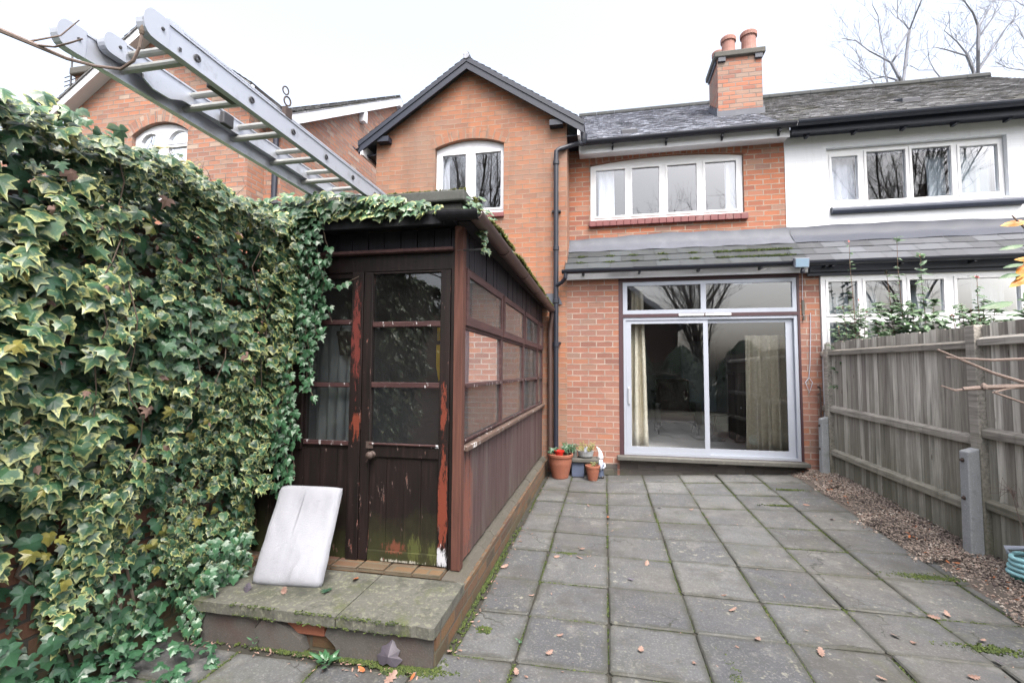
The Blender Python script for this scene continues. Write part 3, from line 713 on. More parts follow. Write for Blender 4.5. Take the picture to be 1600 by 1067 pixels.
# canopy over the ground floor
def canopy(x0, x1, parent, mtile, mlead, mfas, seed, bump):
    r_ = random.Random(seed)
    mb = MB(); a, b = Vector((x0,6.85,2.985)), Vector((x0,7.30,3.35))
    tile_roof(mb, a, (x1-x0,0,0), b-a, int((x1-x0)/.30), 3, r_, lip=.010, jit=.003, gap=.0025); under(mb, a, (x1-x0,0,0), b-a, .03)
    ca = mb.build('canopy_roof', mtile, parent)
    mb = MB(); n = 40; rows = [(7.285,3.352),(7.40,3.455),(7.474,3.53),(7.481,3.60)]; vs = []
    for j, (y, z) in enumerate(rows):
        for i in range(n+1):
            x = x0+(x1-x0)*i/n; k = bump(i/n) if j == 3 else 0
            vs.append((x, y-.008*(j in (1,2))*math.sin(i*1.7), z+k+.006*math.sin(i*.9+j)))
    mb.add(vs, [(j*(n+1)+i, j*(n+1)+i+1, (j+1)*(n+1)+i+1, (j+1)*(n+1)+i) for j in range(3) for i in range(n)])
    mb.build('flashing', mlead, ca, smooth=True)
    mb = MB(); half_gutter(mb, (x0-.04,6.80,2.965), (x1,6.80,2.975), .052); mb.build('canopy_gutter', M['black_plastic'], ca)
    boxes('gutter_bracket', 'black_plastic', ca, [(x0+.25+k*.8,x0+.28+k*.8,6.80,6.905,2.895,2.93) for k in range(int((x1-x0)/.8)+1)])
    mb = MB(); mb.box(x0+.02,x1,6.905,6.93,2.845,2.975); mb.box(x0+.02,x1,6.931,7.003,2.862,2.90); mb.build('fascia', mfas, ca)
    return ca
ca = canopy(-.575, 2.70, house, M['tile_dark'], M['lead'], M['white_wood'], 3, lambda t: .05*math.exp(-((t-.5)/.3)**2)+.03*sst(.55,1,t))
mb = MB(); mb.quad((-.575,6.86,2.99),(-.575,7.49,3.50),(-.575,7.49,3.60),(-.575,6.86,3.03)); mb.build('side_flashing', M['lead'], ca)
mb = MB(); mb.tube([(-.56,6.80,2.93),(-.56,6.80,2.86),(-.62,6.86,2.80),(-.71,6.915,2.765)], .03, 10); mb.build('gutter_outlet', M['black_plastic'], ca)
# main roof with white-flecked tiles
EV, RV = (7.24,5.075), (10.55,7.335)
mb = MB(); tile_roof(mb, (-.52,EV[0],EV[1]), (3.18,0,0), (0,RV[0]-EV[0],RV[1]-EV[1]), 19, 38, random.Random(12), lip=.012, jit=.0035); under(mb, (-.52,EV[0],EV[1]), (3.18,0,0), (0,RV[0]-EV[0],RV[1]-EV[1]))
mr = mb.build('main_roof', M['tile'], house)
mb = MB()
for k in range(8): mb.tube([(-.55+k*.4,RV[0],RV[1]-.01),(-.155+k*.4,RV[0],RV[1]-.01)], .085, 10)
mb.build('ridge_tile', M['tile_dark'], mr)
sl = (RV[1]-EV[1])/(RV[0]-EV[0])
def roof_vent(x, y, parent):
    z = EV[1]+(y-EV[0])*sl; mb = MB()
    mb.hexa([(x-.13,y,z),(x+.13,y,z),(x+.13,y+.24,z+.24*sl),(x-.13,y+.24,z+.24*sl),(x-.13,y,z+.075),(x+.13,y,z+.075),(x+.13,y+.24,z+.24*sl+.02),(x-.13,y+.24,z+.24*sl+.02)])
    mb.build('roof_vent', M['black_plastic'], parent, bevel=.008)
roof_vent(.42, 7.75, mr)
mb = MB(); half_gutter(mb, (-.36,7.19,5.075), (2.72,7.19,5.085), .062); mb.build('roof_gutter', M['black_plastic'], house)
mb = MB(); mb.box(-.385,2.672,7.29,7.315,4.925,5.075); mb.box(-.385,-.36,7.20,7.29,4.925,5.02); mb.box(-.385,2.66,7.316,7.502,4.94,4.965); fs = mb.build('eaves_fascia', M['white_wood'], house, bevel=.004)
for x in (.12,.92,1.72,2.5):
    mb = MB(); mb.box(x,x+.03,7.2,7.289,4.985,5.03); mb.box(x+.002,x+.028,7.262,7.2885,4.95,4.985); mb.build('gutter_bracket', M['black_plastic'], house)
mb = MB(); mb.lathe([(.0,5.0),(.055,5.0),(.075,5.06),(.085,5.14),(.085,5.16),(.0,5.16)], (-.33,7.13,0), 14)
mb.tube([(-.33,7.12,5.02),(-.38,7.05,4.99),(-.66,6.94,4.87),(-.71,6.925,4.83),(-.712,6.925,4.7),(-.715,6.925,.05)], .036, 12)
for z in (4.62, 2.5, 3.3, 1.85): mb.lathe([(.037,z),(.047,z+.005),(.047,z+.06),(.037,z+.065)], (-.713,6.925,0), 14)
for z in (1.9, 3.9): mb.box(-.78,-.645,6.945,7.0,z,z+.025)
mb.build('downpipe', M['black_plastic'], house, smooth=False)
# chimney
mb = MB(); mb.box(2.01,2.745,8.62,9.30,5.7,7.10); ch = mb.build('chimney', M['brick_chimney'], mr)
mb = MB(); mb.box(1.955,2.80,8.565,9.355,7.10,7.20); mb.build('chimney_cap', M['stone'], ch, bevel=.015)
mb = MB()
for x, y in ((2.03,8.6),(2.64,8.6)): mb.box(x-.01,x+.11,y-.02,y+.1,7.02,7.098)
mb.box(1.985,2.0,8.66,9.3,7.03,7.098); mb.build('cap_bracket', M['darklead'], ch)
mb = MB(); z0 = EV[1]+(8.62-EV[0])*sl
mb.box(1.985,2.77,8.60,8.618,z0-.1,z0+.10)
for k in range(5): y = 8.62+k*.136; zz = EV[1]+(y-EV[0])*sl; mb.box(1.99,2.008,y,y+.136,zz-.05,zz+.16); mb.box(2.747,2.765,y,y+.136,zz-.05,zz+.16)
mb.build('chimney_flashing', M['lead'], ch)
def pot(x, y, r, h, mat, z=7.22):
    mb = MB(); mb.lathe([(r*1.12,z),(r*1.05,z+.05),(r,z+.10),(r*.95,z+h-.09),(r*1.14,z+h-.08),(r*1.16,z+h-.02),(r*1.08,z+h),(r*.88,z+h),(r*.85,z+h-.2)], (x,y,0), 20); mb.build('chimney_pot', M[mat], ch, smooth=False)
pot(2.24,8.78,.115,.34,'terra_pale'); pot(2.59,8.80,.125,.40,'terra_pale'); pot(2.14,9.1,.10,.30,'terra_pale')
mb = MB(); mb.lathe([(.20,7.19),(.14,7.24),(.0,7.25)], (2.25,8.8,0), 14); mb.lathe([(.2,7.19),(.14,7.24),(.0,7.25)], (2.57,8.8,0), 14); mb.build('mortar_bed', M['stone'], ch)
mb = MB(); mb.tube([(2.66,6.99,2.85),(2.655,6.99,2.5),(2.665,6.99,2.2)], .004, 5)
mb.tube([(2.745,6.99,2.30),(2.74,6.99,2.05),(2.72,6.99,1.6),(2.70,6.99,1.42),(2.655,6.985,1.36),(2.70,6.985,1.22),(2.74,6.985,1.36),(2.70,6.985,1.42)], .005, 5)
mb.build('loose_cable', M['white_plastic'], house)
mb = MB(); mb.box(2.645,2.675,6.985,7.003,2.28,2.48); mb.tube([(2.66,6.98,2.26),(2.66,6.98,2.2)], .012, 6); mb.build('thermometer', M['stone'], house)

# curtains and things seen through the panes
curtain('curtain', 'narrow gold curtain hanging behind the left leaf of the patio door', M['curtain_gold'], .40,.56, 7.24,.33,2.72, 2.2, .05, .16, seed=2)
curtain('curtain', 'wide gold curtain gathered behind the right leaf of the patio door', M['curtain_gold'], 1.98,2.52, 7.27,.36,2.02, 4.2, .07, .06, seed=5)
curtain('curtain', 'white curtain at the left side of the four-light upper brick house window', M['curtain_white'], -.10,.16, 7.68,3.9,4.85, 2.5, .02, seed=3)
curtain('curtain', 'white curtain at the right side of the four-light upper brick house window', M['curtain_white'], 1.86,2.04, 7.68,3.9,4.85, 2.0, .02, seed=4)
curtain('curtain', 'sheer net strip at the left edge of the gable window', M['curtain_white'], -2.60,-2.50, 7.2,4.0,5.05, 1.4, .015, seed=6)
t = thing('armchair', 'dark armchair standing in the room behind the patio door', 'chair', (1.35,9.6,.3))
mb = MB(); mb.box(1.0,1.65,9.3,9.9,.52,.72); mb.build('seat', M['furn_red'], t, bevel=.05)
mb = MB(); mb.box(1.0,1.65,9.82,10.02,.6,1.35); mb.build('backrest', M['furn_red'], t, bevel=.07)
for x in (.92,1.65):
    mb = MB(); mb.box(x,x+.12,9.3,9.95,.45,.9); mb.build('armrest', M['furn_dark'], t, bevel=.03)
for x in (.96,1.66):
    for y in (9.34,9.9):
        mb = MB(); mb.tube([(x+.03,y,.45),(x+.03,y,.3)], [.025,.018], 8); mb.build('leg', M['furn_dark'], t)
t = thing('cabinet', 'tall dark cabinet behind the gold curtain inside the patio door', 'cabinet', (2.35,8.7,.3))
mb = MB(); mb.box(2.12,2.75,8.4,8.85,.34,1.45); mb.build('carcass', M['furn_dark'], t, bevel=.01)
mb = MB(); mb.box(2.09,2.78,8.37,8.87,1.45,1.49); mb.build('top', M['furn_dark'], t, bevel=.008)
for x in (2.15,2.45):
    mb = MB(); mb.box(x,x+.27,8.385,8.4,.4,1.4); dr = mb.build('door', M['furn_dark'], t, bevel=.004)
    mb = MB(); mb.lathe([(0,-.03),(.014,-.026),(.012,-.012),(.006,0)], (x+.05,8.385,.9), 10, 'Y'); mb.build('knob', M['alu'], dr)
t = thing('side_table', 'low dark side table with white base band inside the patio door', 'table', (1.9,8.4,.3))
mb = MB(); mb.lathe([(0,.74),(.24,.74),(.25,.76),(.24,.78),(0,.78)], (1.88,8.75,0), 20); mb.build('table_top', M['furn_dark'], t)
mb = MB(); mb.lathe([(.03,.42),(.025,.6),(.03,.74)], (1.88,8.75,0), 12); mb.lathe([(.16,.3),(.14,.34),(.03,.42)], (1.88,8.75,0), 16); mb.build('pedestal', M['furn_dark'], t)

# ================================================================ the white house next door
wh = thing('white_house', 'white painted house joined to the right of the brick house, with navy trim', 'house', (4.6,7,0))
mb = MB(); wo = rect(3.225,5.47,3.93,4.80)
mb.poly([(2.661,3.2),(7.4,3.2),(7.4,5.1),(2.661,5.1)], [wo], 'Y', 7.49, 7.58, side_outer=False)
mb.quad((2.661,7.49,3.2),(2.661,7.5,3.2),(2.661,7.5,5.1),(2.661,7.49,5.1)); mb.quad((7.4,7,0),(7.4,12,0),(7.4,12,5.1),(7.4,7,5.1))
mb.build('upper_wall', M['white_brick'], wh)
win = window(wh, rect(3.23,5.465,3.935,4.795), [rect(3.315,3.66,4.02,4.685), rect(3.775,4.275,4.0,4.725), rect(4.355,4.84,4.0,4.725), rect(4.945,5.40,4.02,4.70)], 7.56, M['upvc'], glassmat='glass_soft')
mb = MB(); mb.tube([(3.25,7.46,3.845),(5.60,7.46,3.845)], .052, 12); mb.box(3.25,5.6,7.46,7.50,3.795,3.895); mb.build('sill', M['navy_sill'], win)
boxes('roller_blind', 'navy', win, [(3.775,4.275,7.585,7.60,4.675,4.725),(4.355,4.84,7.585,7.60,4.675,4.725)])
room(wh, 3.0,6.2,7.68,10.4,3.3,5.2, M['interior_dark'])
curtain('curtain', 'sheer white curtain filling the far left light of the white house upper window', M['curtain_white'], 3.31,3.68, 7.72,3.9,4.78, 3.5, .02, seed=8)
curtain('curtain', 'pale grey curtain in the third light of the white house upper window', M['curtain_grey'], 4.62,4.86, 7.72,3.9,4.68, 2.0, .03, seed=9)
curtain('curtain', 'pale grey curtain filling the far right light of the white house upper window', M['curtain_grey'], 4.93,5.42, 7.72,3.9,4.78, 3.6, .03, seed=10)
mb = MB(); mb.poly(rect(2.876,7.4,0,2.86), [rect(2.9,5.95,.5,2.80)], 'Y', 7.0, 7.08, side_outer=False); mb.build('ground_floor_wall', M['white_brick'], wh)
cols = [(2.965,3.315),(3.41,3.84),(3.925,4.31),(4.455,5.14),(5.28,5.87)]
window(wh, rect(2.878,5.945,.505,2.80), [rect(a,b,2.275,2.715) for a, b in cols]+[rect(a,b,.62,2.165) for a, b in cols], 6.975, M['upvc'])
boxes('roller_blind', 'navy', wh, [(a,b,7.005,7.02,2.655,2.715) for a, b in cols[:3]])
room(wh, 2.9,7.2,7.12,10.5,.3,2.84, M['interior'])
for k, (a, b) in enumerate(cols[:4]):
    curtain('curtain', ['pale curtain behind the first light of the white house ground floor window','pale curtain behind the second light of the white house ground floor window','pale curtain behind the third light of the white house ground floor window','pale grey curtain behind the widest light of the white house ground floor window'][k], M['curtain_grey'], a+(.3 if k == 3 else 0), b-(.18 if k == 1 else 0), 7.2,.5,2.68, 3.4, .03, seed=20+k)
ca = canopy(2.70, 7.3, wh, M['tile_grey'], M['darklead'], M['navy'], 6, lambda t: .02+.025*math.sin(t*4.4+.6))
mb = MB(); mb.box(2.705,7.3,6.94,6.97,2.80,2.92); mb.build('soffit', M['navy'], ca)
mb = MB(); tile_roof(mb, (2.66,EV[0],EV[1]), (4.8,0,0), (0,RV[0]-EV[0],RV[1]-EV[1]), 29, 38, random.Random(14), lip=.012, jit=.003); under(mb, (2.66,EV[0],EV[1]), (4.8,0,0), (0,RV[0]-EV[0],RV[1]-EV[1]))
wr = mb.build('main_roof', M['tile_moss'], wh)
mb = MB()
for k in range(12): mb.tube([(2.66+k*.4,RV[0],RV[1]-.0),(3.055+k*.4,RV[0],RV[1]-.0)], .085, 10)
mb.build('ridge_tile', M['tile_dark'], wr)
roof_vent(4.85, 8.35, wr)
mb = MB(); half_gutter(mb, (2.722,7.17,5.085), (7.4,7.17,5.10), .066); mb.box(2.68,7.4,7.25,7.30,4.95,5.08); mb.box(2.68,7.4,7.30,7.49,5.0,5.03); mb.build('roof_gutter', M['navy'], wh)
boxes('eaves_bracket', 'navy', wh, [(2.9+k*.62,2.94+k*.62,7.301,7.42,4.93,4.998) for k in range(7)])

# ================================================================ neighbour's house on the left
nb = thing('brick_house', 'red brick house with white bargeboards rising behind the ivy and the ladder', 'house', (-6.5,6,0))
NA, NS, NH = -6.72, .68, 6.66
mb = MB(); wo = arch(-7.12, -6.10, 3.8, 5.06, .17)
mb.poly([(-8.42,0),(-5.05,0),(-5.05,NH-NS*(-5.05-NA)),(NA,NH),(-8.42,NH-NS*(NA+8.42))], [wo], 'Y', 5.7, 5.78, side_outer=False)
mb.quad((-5.05,5.7,0),(-5.05,6.04,0),(-5.05,6.04,5.5),(-5.05,5.7,5.5))
mb.quad((-5.05,6.04,0),(-4.78,6.04,0),(-4.78,6.04,5.4),(-5.05,6.04,5.4))
mb.poly([(6.04,0),(13.6,0),(13.6,5.35),(9.84,7.84),(6.04,5.35)], [], 'X', -4.78)
nw = mb.build('wall', M['brick_nb'], nb)
mb = MB(); arch_course(mb, -7.12, -6.10, 5.06, .17, 5.7, .18); mb.build('brick_arch', M['brick_nb'], nw)
win = window(nb, arch(-7.115, -6.105, 3.8, 5.055, .165), [arch(-7.0,-6.65,3.95,4.98,.11,6), arch(-6.49,-6.135,4.92,4.985,.11,6), rect(-6.49,-6.135,3.95,4.84)], 5.76, M['white_wood'], glassmat='glass_soft')
room(nb, -7.9,-5.2,5.9,8.5,3.2,5.6, M['interior_dark'])
mb = MB()
for ex in (-8.6,-4.87):
    ez = NH+.12-NS*abs(ex-NA); tile_roof(mb, (ex,5.5,ez), (0,4.0,0), (NA-ex,0,NH+.12-ez), 20, 19, rnd)
tile_roof(mb, (-9.6,5.86,5.24), (4.95,0,0), (0,3.98,2.62), 26, 30, rnd, jit=.008)
tile_roof(mb, (-9.6,13.82,5.24), (4.95,0,0), (0,-3.98,2.62), 20, 12, rnd)
for ex in (-8.6,-4.87): ez = NH+.12-NS*abs(ex-NA); under(mb, (ex,5.5,ez), (0,4.0,0), (NA-ex,0,NH+.12-ez), .02)
under(mb, (-9.6,5.86,5.24), (4.95,0,0), (0,3.98,2.62), .02)
nr = mb.build('roof', M['tile_moss'], nb)
mb = MB()
for s_ in (-1, 1):
    ex = NA+s_*1.87
    P = lambda x, dz, y: (x, y, NH+.12-NS*abs(x-NA)+dz)
    for (y0, y1, d0, d1) in ((5.52,5.55,-.17,-.012),(5.55,5.70,-.16,-.13)):
        mb.hexa([P(NA,d0,y0),P(ex,d0,y0),P(ex,d0,y1),P(NA,d0,y1),P(NA,d1,y0),P(ex,d1,y0),P(ex,d1,y1),P(NA,d1,y1)])
Q = lambda y, dz, x: (x, y, 7.86-.6583*abs(y-9.84)+dz)
for b in (5.88, 13.8):
    for (x0, x1, d0, d1) in ((-4.685,-4.655,-.20,-.012),(-4.78,-4.685,-.17,-.14)):
        mb.hexa([Q(9.84,d0,x0),Q(b,d0,x0),Q(b,d0,x1),Q(9.84,d0,x1),Q(9.84,d1,x0),Q(b,d1,x0),Q(b,d1,x1),Q(9.84,d1,x1)])
y = 8.3; zz = 7.86-.6583*abs(y-9.84); mb.box(-4.778,-4.66,y-.06,y+.06,zz-.42,zz-.18)
mb.build('bargeboard', M['white_wood'], nr)
mb = MB(); mb.tube([(-4.83,5.99,5.2),(-4.83,5.99,0)], .04, 10); mb.build('downpipe', M['navy'], nb)
mb = MB(); mb.box(-11.5,-10.6,7.9,8.5,5,7.95); nch = mb.build('chimney', M['brick_nb'], nb)
mb = MB(); mb.box(-11.58,-10.52,7.82,8.58,7.95,8.12); mb.build('chimney_cap', M['stone'], nch, bevel=.03)
mb = MB(); mb.tube([(-11.62,7.9,7.5),(-11.62,7.9,9.0)], .018, 6)
for z in (7.75,7.85,7.95): mb.tube([(-11.8,7.9,z),(-11.4,7.9,z+.06)], .01, 5)
mb.build('aerial', M['dark_steel'], nb)
mb = MB(); mb.box(-12.5,-8.43,5.9,12,0,5.0); mb.build('side_wall', M['brick_nb'], nb)

# ================================================================ timber lean-to
lt = thing('lean_to', 'dark brown timber lean-to with peeling paint, glazed sides and flat roof', 'lean-to', (-1.7,2.92,0))
FY = 2.92; SX = -.92; LX = -2.44; BK = 6.985
mb = MB(); mb.box(-1.0,-.845,2.765,BK,-.05,.19); mb.box(LX,-1.0,2.812,2.96,-.05,.228)
for k in range(7): mb.box(-2.30+k*.187+rnd.uniform(0,.004), -2.30+k*.187+.176, 2.80+rnd.uniform(-.004,.004), 2.96, .216, .238+rnd.uniform(0,.008))
mb.build('brick_plinth', M['brick_plinth'], lt, bevel=.004)
mb = MB()
for k in range(14):
    y0 = 2.79+k*.3; y1 = min(y0+.297, BK); dz = rnd.uniform(-.006,.006); mb.hexa([(-.99,y0,.18),(-.855+dz,y0,.18),(-.855+dz,y1,.18),(-.99,y1,.18),(-.99,y0,.228),(-.898,y0,.224+dz),(-.898,y1,.224+dz),(-.99,y1,.228)])
mb.build('mortar_fillet', M['fillet'], lt, bevel=.006)
mb = MB(); mb.box(-.968,-.908,2.905,2.975,.232,2.45); mb.build('corner_post', M['corner_wood'], lt, bevel=.004)
mb = MB(); mb.box(-.99,-.969,2.915,2.97,.232,2.30); mb.build('door_jamb', M['dark_wood'], lt)
# front frame, left fixed light
mb = MB(); mb.box(LX,-.97,FY,2.985,2.165,2.282); mb.build('head_rail', M['dark_wood'], lt, bevel=.003)
mb = MB(); mb.box(-2.42,-.975,2.875,2.93,2.284,2.306); mb.build('drip_rail', M['sash_wood'], lt, bevel=.004)
mb = MB()
x = LX; r_ = random.Random(3)
while x < -.98:
    w_ = min(.118, -.972-x); d = r_.uniform(0,.006); mb.box(x+.002, x+w_-.002, 2.925+d, 2.95, 2.306, 2.44); x += .12
mb.build('front_board', M['board_dark'], lt)
mb = MB(); mb.box(-1.702,-1.617,2.905,2.985,.234,2.164); mb.build('frame_post', M['frame_post'], lt, bevel=.003)
mb = MB(); mb.box(-2.20,-2.06,2.91,2.98,.95,2.164); mb.build('side_post', M['dark_wood'], lt, bevel=.003)
fw = MB(); fw.poly(rect(-2.059,-1.703,.96,2.163), [rect(-2.045,-1.712,1.005,1.375), rect(-2.045,-1.712,1.41,1.805), rect(-2.045,-1.712,1.845,2.13)], 'Y', 2.93, 2.97)
fwo = fw.build('fixed_window', M['dark_wood'], lt)
boxes('glazing_bar', 'bar_wood', fwo, [(-2.05,-1.708,2.915,2.932,z,z+.03) for z in (.985, 1.377, 1.807)], .003)
for z0, z1 in ((1.0,1.38),(1.405,1.81),(1.84,2.135)):
    mb = MB(); mb.quad((-2.05,2.95,z0),(-1.708,2.95,z0),(-1.708,2.95,z1),(-2.05,2.95,z1)); mb.build('pane', M['glass_dark'], fwo)
mb = MB(); x = LX
while x < -1.71:
    mb.box(x+.001, min(x+.129,-1.703)-.001, 2.925+r_.uniform(0,.004), 2.95, .234, .958); x += .13
mb.build('lower_board', M['door_wood'], lt)
# the door
dr = MB(); dr.box(-1.612,-1.548,2.908,2.955,.248,2.16); dr.box(-1.062,-.995,2.908,2.955,.248,2.16)
door = dr.build('door', M['door_stile'], lt, bevel=.003)
boxes('door_rail', 'door_wood', door, [(-1.547,-1.063,2.912,2.952,z0,z1) for z0, z1 in ((.248,.315),(.92,1.005),(2.148,2.16))], .003)
mb = MB()
for k in range(4): mb.box(-1.546+k*.121, -1.546+k*.121+.119, 2.924+.002*(k % 2), 2.945, .316, .919)
mb.build('door_panel', M['door_wood'], door)
boxes('glazing_bar', 'bar_wood', door, [(-1.547,-1.063,2.912,2.95,1.378,1.414),(-1.547,-1.063,2.912,2.95,1.785,1.821),(-1.547,-1.063,2.9,2.9115,1.0,1.013)], .004)
for z0, z1 in ((1.006,1.377),(1.415,1.784),(1.822,2.147)):
    mb = MB(); mb.quad((-1.547,2.936,z0),(-1.063,2.936,z0),(-1.063,2.936,z1),(-1.547,2.936,z1)); mb.build('pane', M['glass_dark'], door)
mb = MB(); mb.lathe([(0,-.058),(.016,-.056),(.025,-.045),(.026,-.035),(.016,-.024),(.011,-.012),(.022,-.006),(.024,0)], (-1.525,2.91,.935), 18, 'Y')
mb.build('knob', M['rust'], door, smooth=True)
mb = MB(); mb.box(-1.57,-1.52,2.904,2.9085,.975,1.02); mb.build('lock_plate', M['rust'], door)
# side: cladding, sill, glazing
mb = MB(); y = 2.98
while y < BK-.02:
    w_ = min(.092, BK-y); d = r_.uniform(0,.005); mb.box(-.945, SX-.004-d, y+.0015, y+w_-.0015, .25, .975); y += .092
mb.build('side_board', M['clad_wood'], lt)
mb = MB()
yy = [2.978,4.155,5.315,6.46,BK]
for a, b in zip(yy, yy[1:]): mb.hexa([(-.98,a,.972),(-.885,a,.966),(-.885,b-.003,.966),(-.98,b-.003,.972),(-.98,a,1.012),(-.885,a,.996),(-.885,b-.003,.996),(-.98,b-.003,1.012)])
mb.build('side_sill', M['sill_wood'], lt, bevel=.004)
bays = [(3.015,4.115),(4.195,5.27),(5.36,6.415),(6.505,6.93)]
mb = MB(); mb.poly(rect(2.977,BK,1.012,2.20), [rect(a,b,z0,z1) for a, b in bays for z0, z1 in ((1.03,1.378),(1.408,1.775),(1.82,2.17))], 'X', -.922, -.972)
sf = mb.build('side_frame', M['sash_wood'], lt, bevel=.003)
boxes('glazing_bar', 'bar_wood', sf, [q for a, b in bays for q in ((-.925,-.91,a,b,1.378,1.4),(-.925,-.915,a,b,1.022,1.036))], .002)
for a, b in bays:
    mb = MB(); mb.poly(rect(a-.015,b+.015,1.80,2.185), [rect(a+.04,b-.04,1.86,2.135)], 'X', -.906, -.93)
    so = mb.build('top_sash', M['sash_wood'], sf, bevel=.003)
    for z0, z1, d, w_ in ((1.025,1.382,-.94,0),(1.404,1.78,-.94,0),(1.855,2.14,-.918,.035)):
        mb = MB(); mb.quad((d,a+w_-.005,z0),(d,b-w_+.005,z0),(d,b-w_+.005,z1),(d,a+w_-.005,z1)); mb.build('pane', M['glass_wired'], so if w_ else sf)
mb = MB(); y = 2.98
while y < BK-.02:
    mb.box(-.95, SX-.002-r_.uniform(0,.006), y+.002, min(y+.118, BK)-.002, 2.202, 2.46); y += .12
mb.build('eaves_board', M['board_dark'], lt)
# roof, coping, gutters
mb = MB(); mb.hexa([(LX-.1,3.0,2.70),(-.83,3.0,2.46),(-.83,BK+.01,2.43),(LX-.1,BK+.01,2.70),(LX-.1,3.0,2.74),(-.83,3.0,2.505),(-.83,BK+.01,2.475),(LX-.1,BK+.01,2.74)])
mb.build('felt_roof', M['stone'], lt)
mb = MB(); mb.box(LX-.1,-.90,2.82,3.02,2.492,2.575); mb.box(LX-.1,-.868,2.785,3.06,2.575,2.65); mb.hexa([(-.90,3.06,2.5),(-.875,3.06,2.5),(-.875,3.35,2.48),(-.90,3.35,2.48),(-.90,3.06,2.64),(-.875,3.06,2.64),(-.875,3.35,2.52),(-.90,3.35,2.52)])
mb.build('stone_coping', M['coping'], lt, bevel=.012)
mb = MB(); mb.box(LX,-1.0,2.765,2.80,2.425,2.492); mb.box(LX,-.955,2.80,2.92,2.455,2.49); mb.box(-.918,-.83,2.80,BK,2.44,2.458); mb.build('soffit_board', M['soffit_wood'], lt)
mb = MB(); half_gutter(mb, (-.79,2.74,2.482), (-.775,6.95,2.405), .054, 12, .005); mb.tube([(-.776,6.9,2.36),(-.78,6.92,2.25),(-.80,6.94,2.1),(-.80,6.94,.05)], .034, 10)
for y in (3.6,4.5,5.3,6.1): z = 2.482-(y-2.74)*.0183; half_gutter(mb, (-.786,y-.03,z-.003), (-.786,y+.03,z-.003), .059, 12, .005)
mb.build('side_gutter', M['gutter_brown'], lt)
mb = MB(); half_gutter(mb, (-1.02,2.745,2.488), (-.76,2.745,2.482), .053, 12, .005); mb.build('gutter_corner', M['soffit_wood'], lt)
mb = MB(); mb.tube([(-.955,2.91,2.285),(-.79,2.91,2.285)], .006, 6); mb.build('gutter_stay', M['dark_steel'], lt)
mb = MB(); mb.quad((-.84,6.98,2.49),(-.62,6.98,2.49),(-.7,6.985,2.66),(-.9,6.985,2.66)); mb.build('wall_flashing', M['lead'], lt)
mb = MB(); mb.quad((LX,2.99,.24),(SX-.03,2.99,.24),(SX-.03,BK,.24),(LX,BK,.24)); mb.build('inner_floor', M['stone'], lt)
mb = MB(); mb.quad((LX,2.99,.2),(LX,BK,.2),(LX,BK,2.78),(LX,2.99,2.78)); mb.build('inner_wall', M['interior_dark'], lt)
# things inside
o = curtain('curtain', 'grey net curtain behind the fixed window left of the flaking door', M['blind'], -2.10,-1.80, 3.12,.9,1.83, 4, .02, seed=31)
t = thing('pennant', 'yellow cloth pennant hanging behind the glass of the flaking door', 'pennant', (-1.1,3.06,1.78))
mb = MB(); mb.hexa([(-1.135,3.05,1.70),(-1.075,3.05,1.70),(-1.075,3.055,1.70),(-1.135,3.055,1.70),(-1.135,3.05,1.79),(-1.075,3.05,1.79),(-1.075,3.055,1.79),(-1.135,3.055,1.79)]); mb.build('upper_flag', M['yellow'], t)
mb = MB(); mb.poly([(-1.14,1.67),(-1.14,1.53),(-1.12,1.42),(-1.10,1.49),(-1.085,1.52),(-1.072,1.67)], [], 'Y', 3.05, 3.055); mb.build('lower_flag', M['yellow'], t)
mb = MB(); mb.tube([(-1.105,3.053,2.0),(-1.105,3.053,1.66)], .003, 5); mb.build('cord', M['furn_dark'], t)
t = thing('hanging_pot', 'brown plant pot hanging behind the fixed window beside the ivy', 'pot', (-1.82,3.08,1.75))
mb = MB(); mb.lathe([(.0,1.60),(.04,1.60),(.06,1.74),(.066,1.74),(.066,1.77),(.055,1.77),(.05,1.7)], (-1.83,3.06,0), 18); mb.build('pot', M['rust'], t)
mb = MB(); mb.tube([(-1.88,3.06,1.77),(-1.83,3.06,1.98),(-1.78,3.06,1.77)], .003, 5); mb.build('hanger', M['dark_steel'], t)

# ================================================================ concrete step
st = thing('concrete_step', 'mossy concrete step with broken render below the lean-to door', 'step', (-1.6,2.4,0))
for x0, x1 in ((-2.25,-1.385),(-1.379,-.842)):
    mb = MB(); n = 22; y0, y1 = 2.285, 2.797
    fr = [(x0+(x1-x0)*k/n, y0+.012*mnoise.noise((k*.35, x0*5, 2))+rnd.uniform(-.004,.004)) for k in range(n+1)]
    bt = [(x1-(x1-x0)*k/n, y1) for k in range(n+1)]
    mb.poly(fr+bt, [], 'Z', .215, .160); mb.build('tread_slab', M['step'], st, bevel=.007)
mb = MB(); mb.box(-2.23,-.86,2.36,2.79,-.05,.159); mb.build('brick_core', M['brick_plinth'], st)
mb = MB()
def chunk(pts, y, th=.03): mb.poly(pts, [], 'Y', y, y+th)
chunk([(-2.23,-.03),(-1.87,-.03),(-1.86,.03),(-1.885,.09),(-1.83,.155),(-2.23,.158)], 2.318, .045)
chunk([(-1.862,-.03),(-1.60,-.03),(-1.575,.0),(-1.60,.06),(-1.68,.115),(-1.79,.156),(-1.825,.154),(-1.88,.085),(-1.85,.03)], 2.308, .055)
chunk([(-1.36,-.03),(-.858,-.03),(-.858,.158),(-1.44,.158),(-1.46,.10),(-1.40,.05)], 2.314, .05)
mb.build('render_face', M['step_face'], st, bevel=.006)
mb = MB(); mb.box(-1.70,-1.475,2.335,2.37,.075,.15); mb.build('exposed_brick', M['terracotta'], st, bevel=.008)
mb = MB(); mb.box(-.862,-.846,2.33,2.765,-.04,.159); mb.build('brick_end', M['brick_plinth'], st)

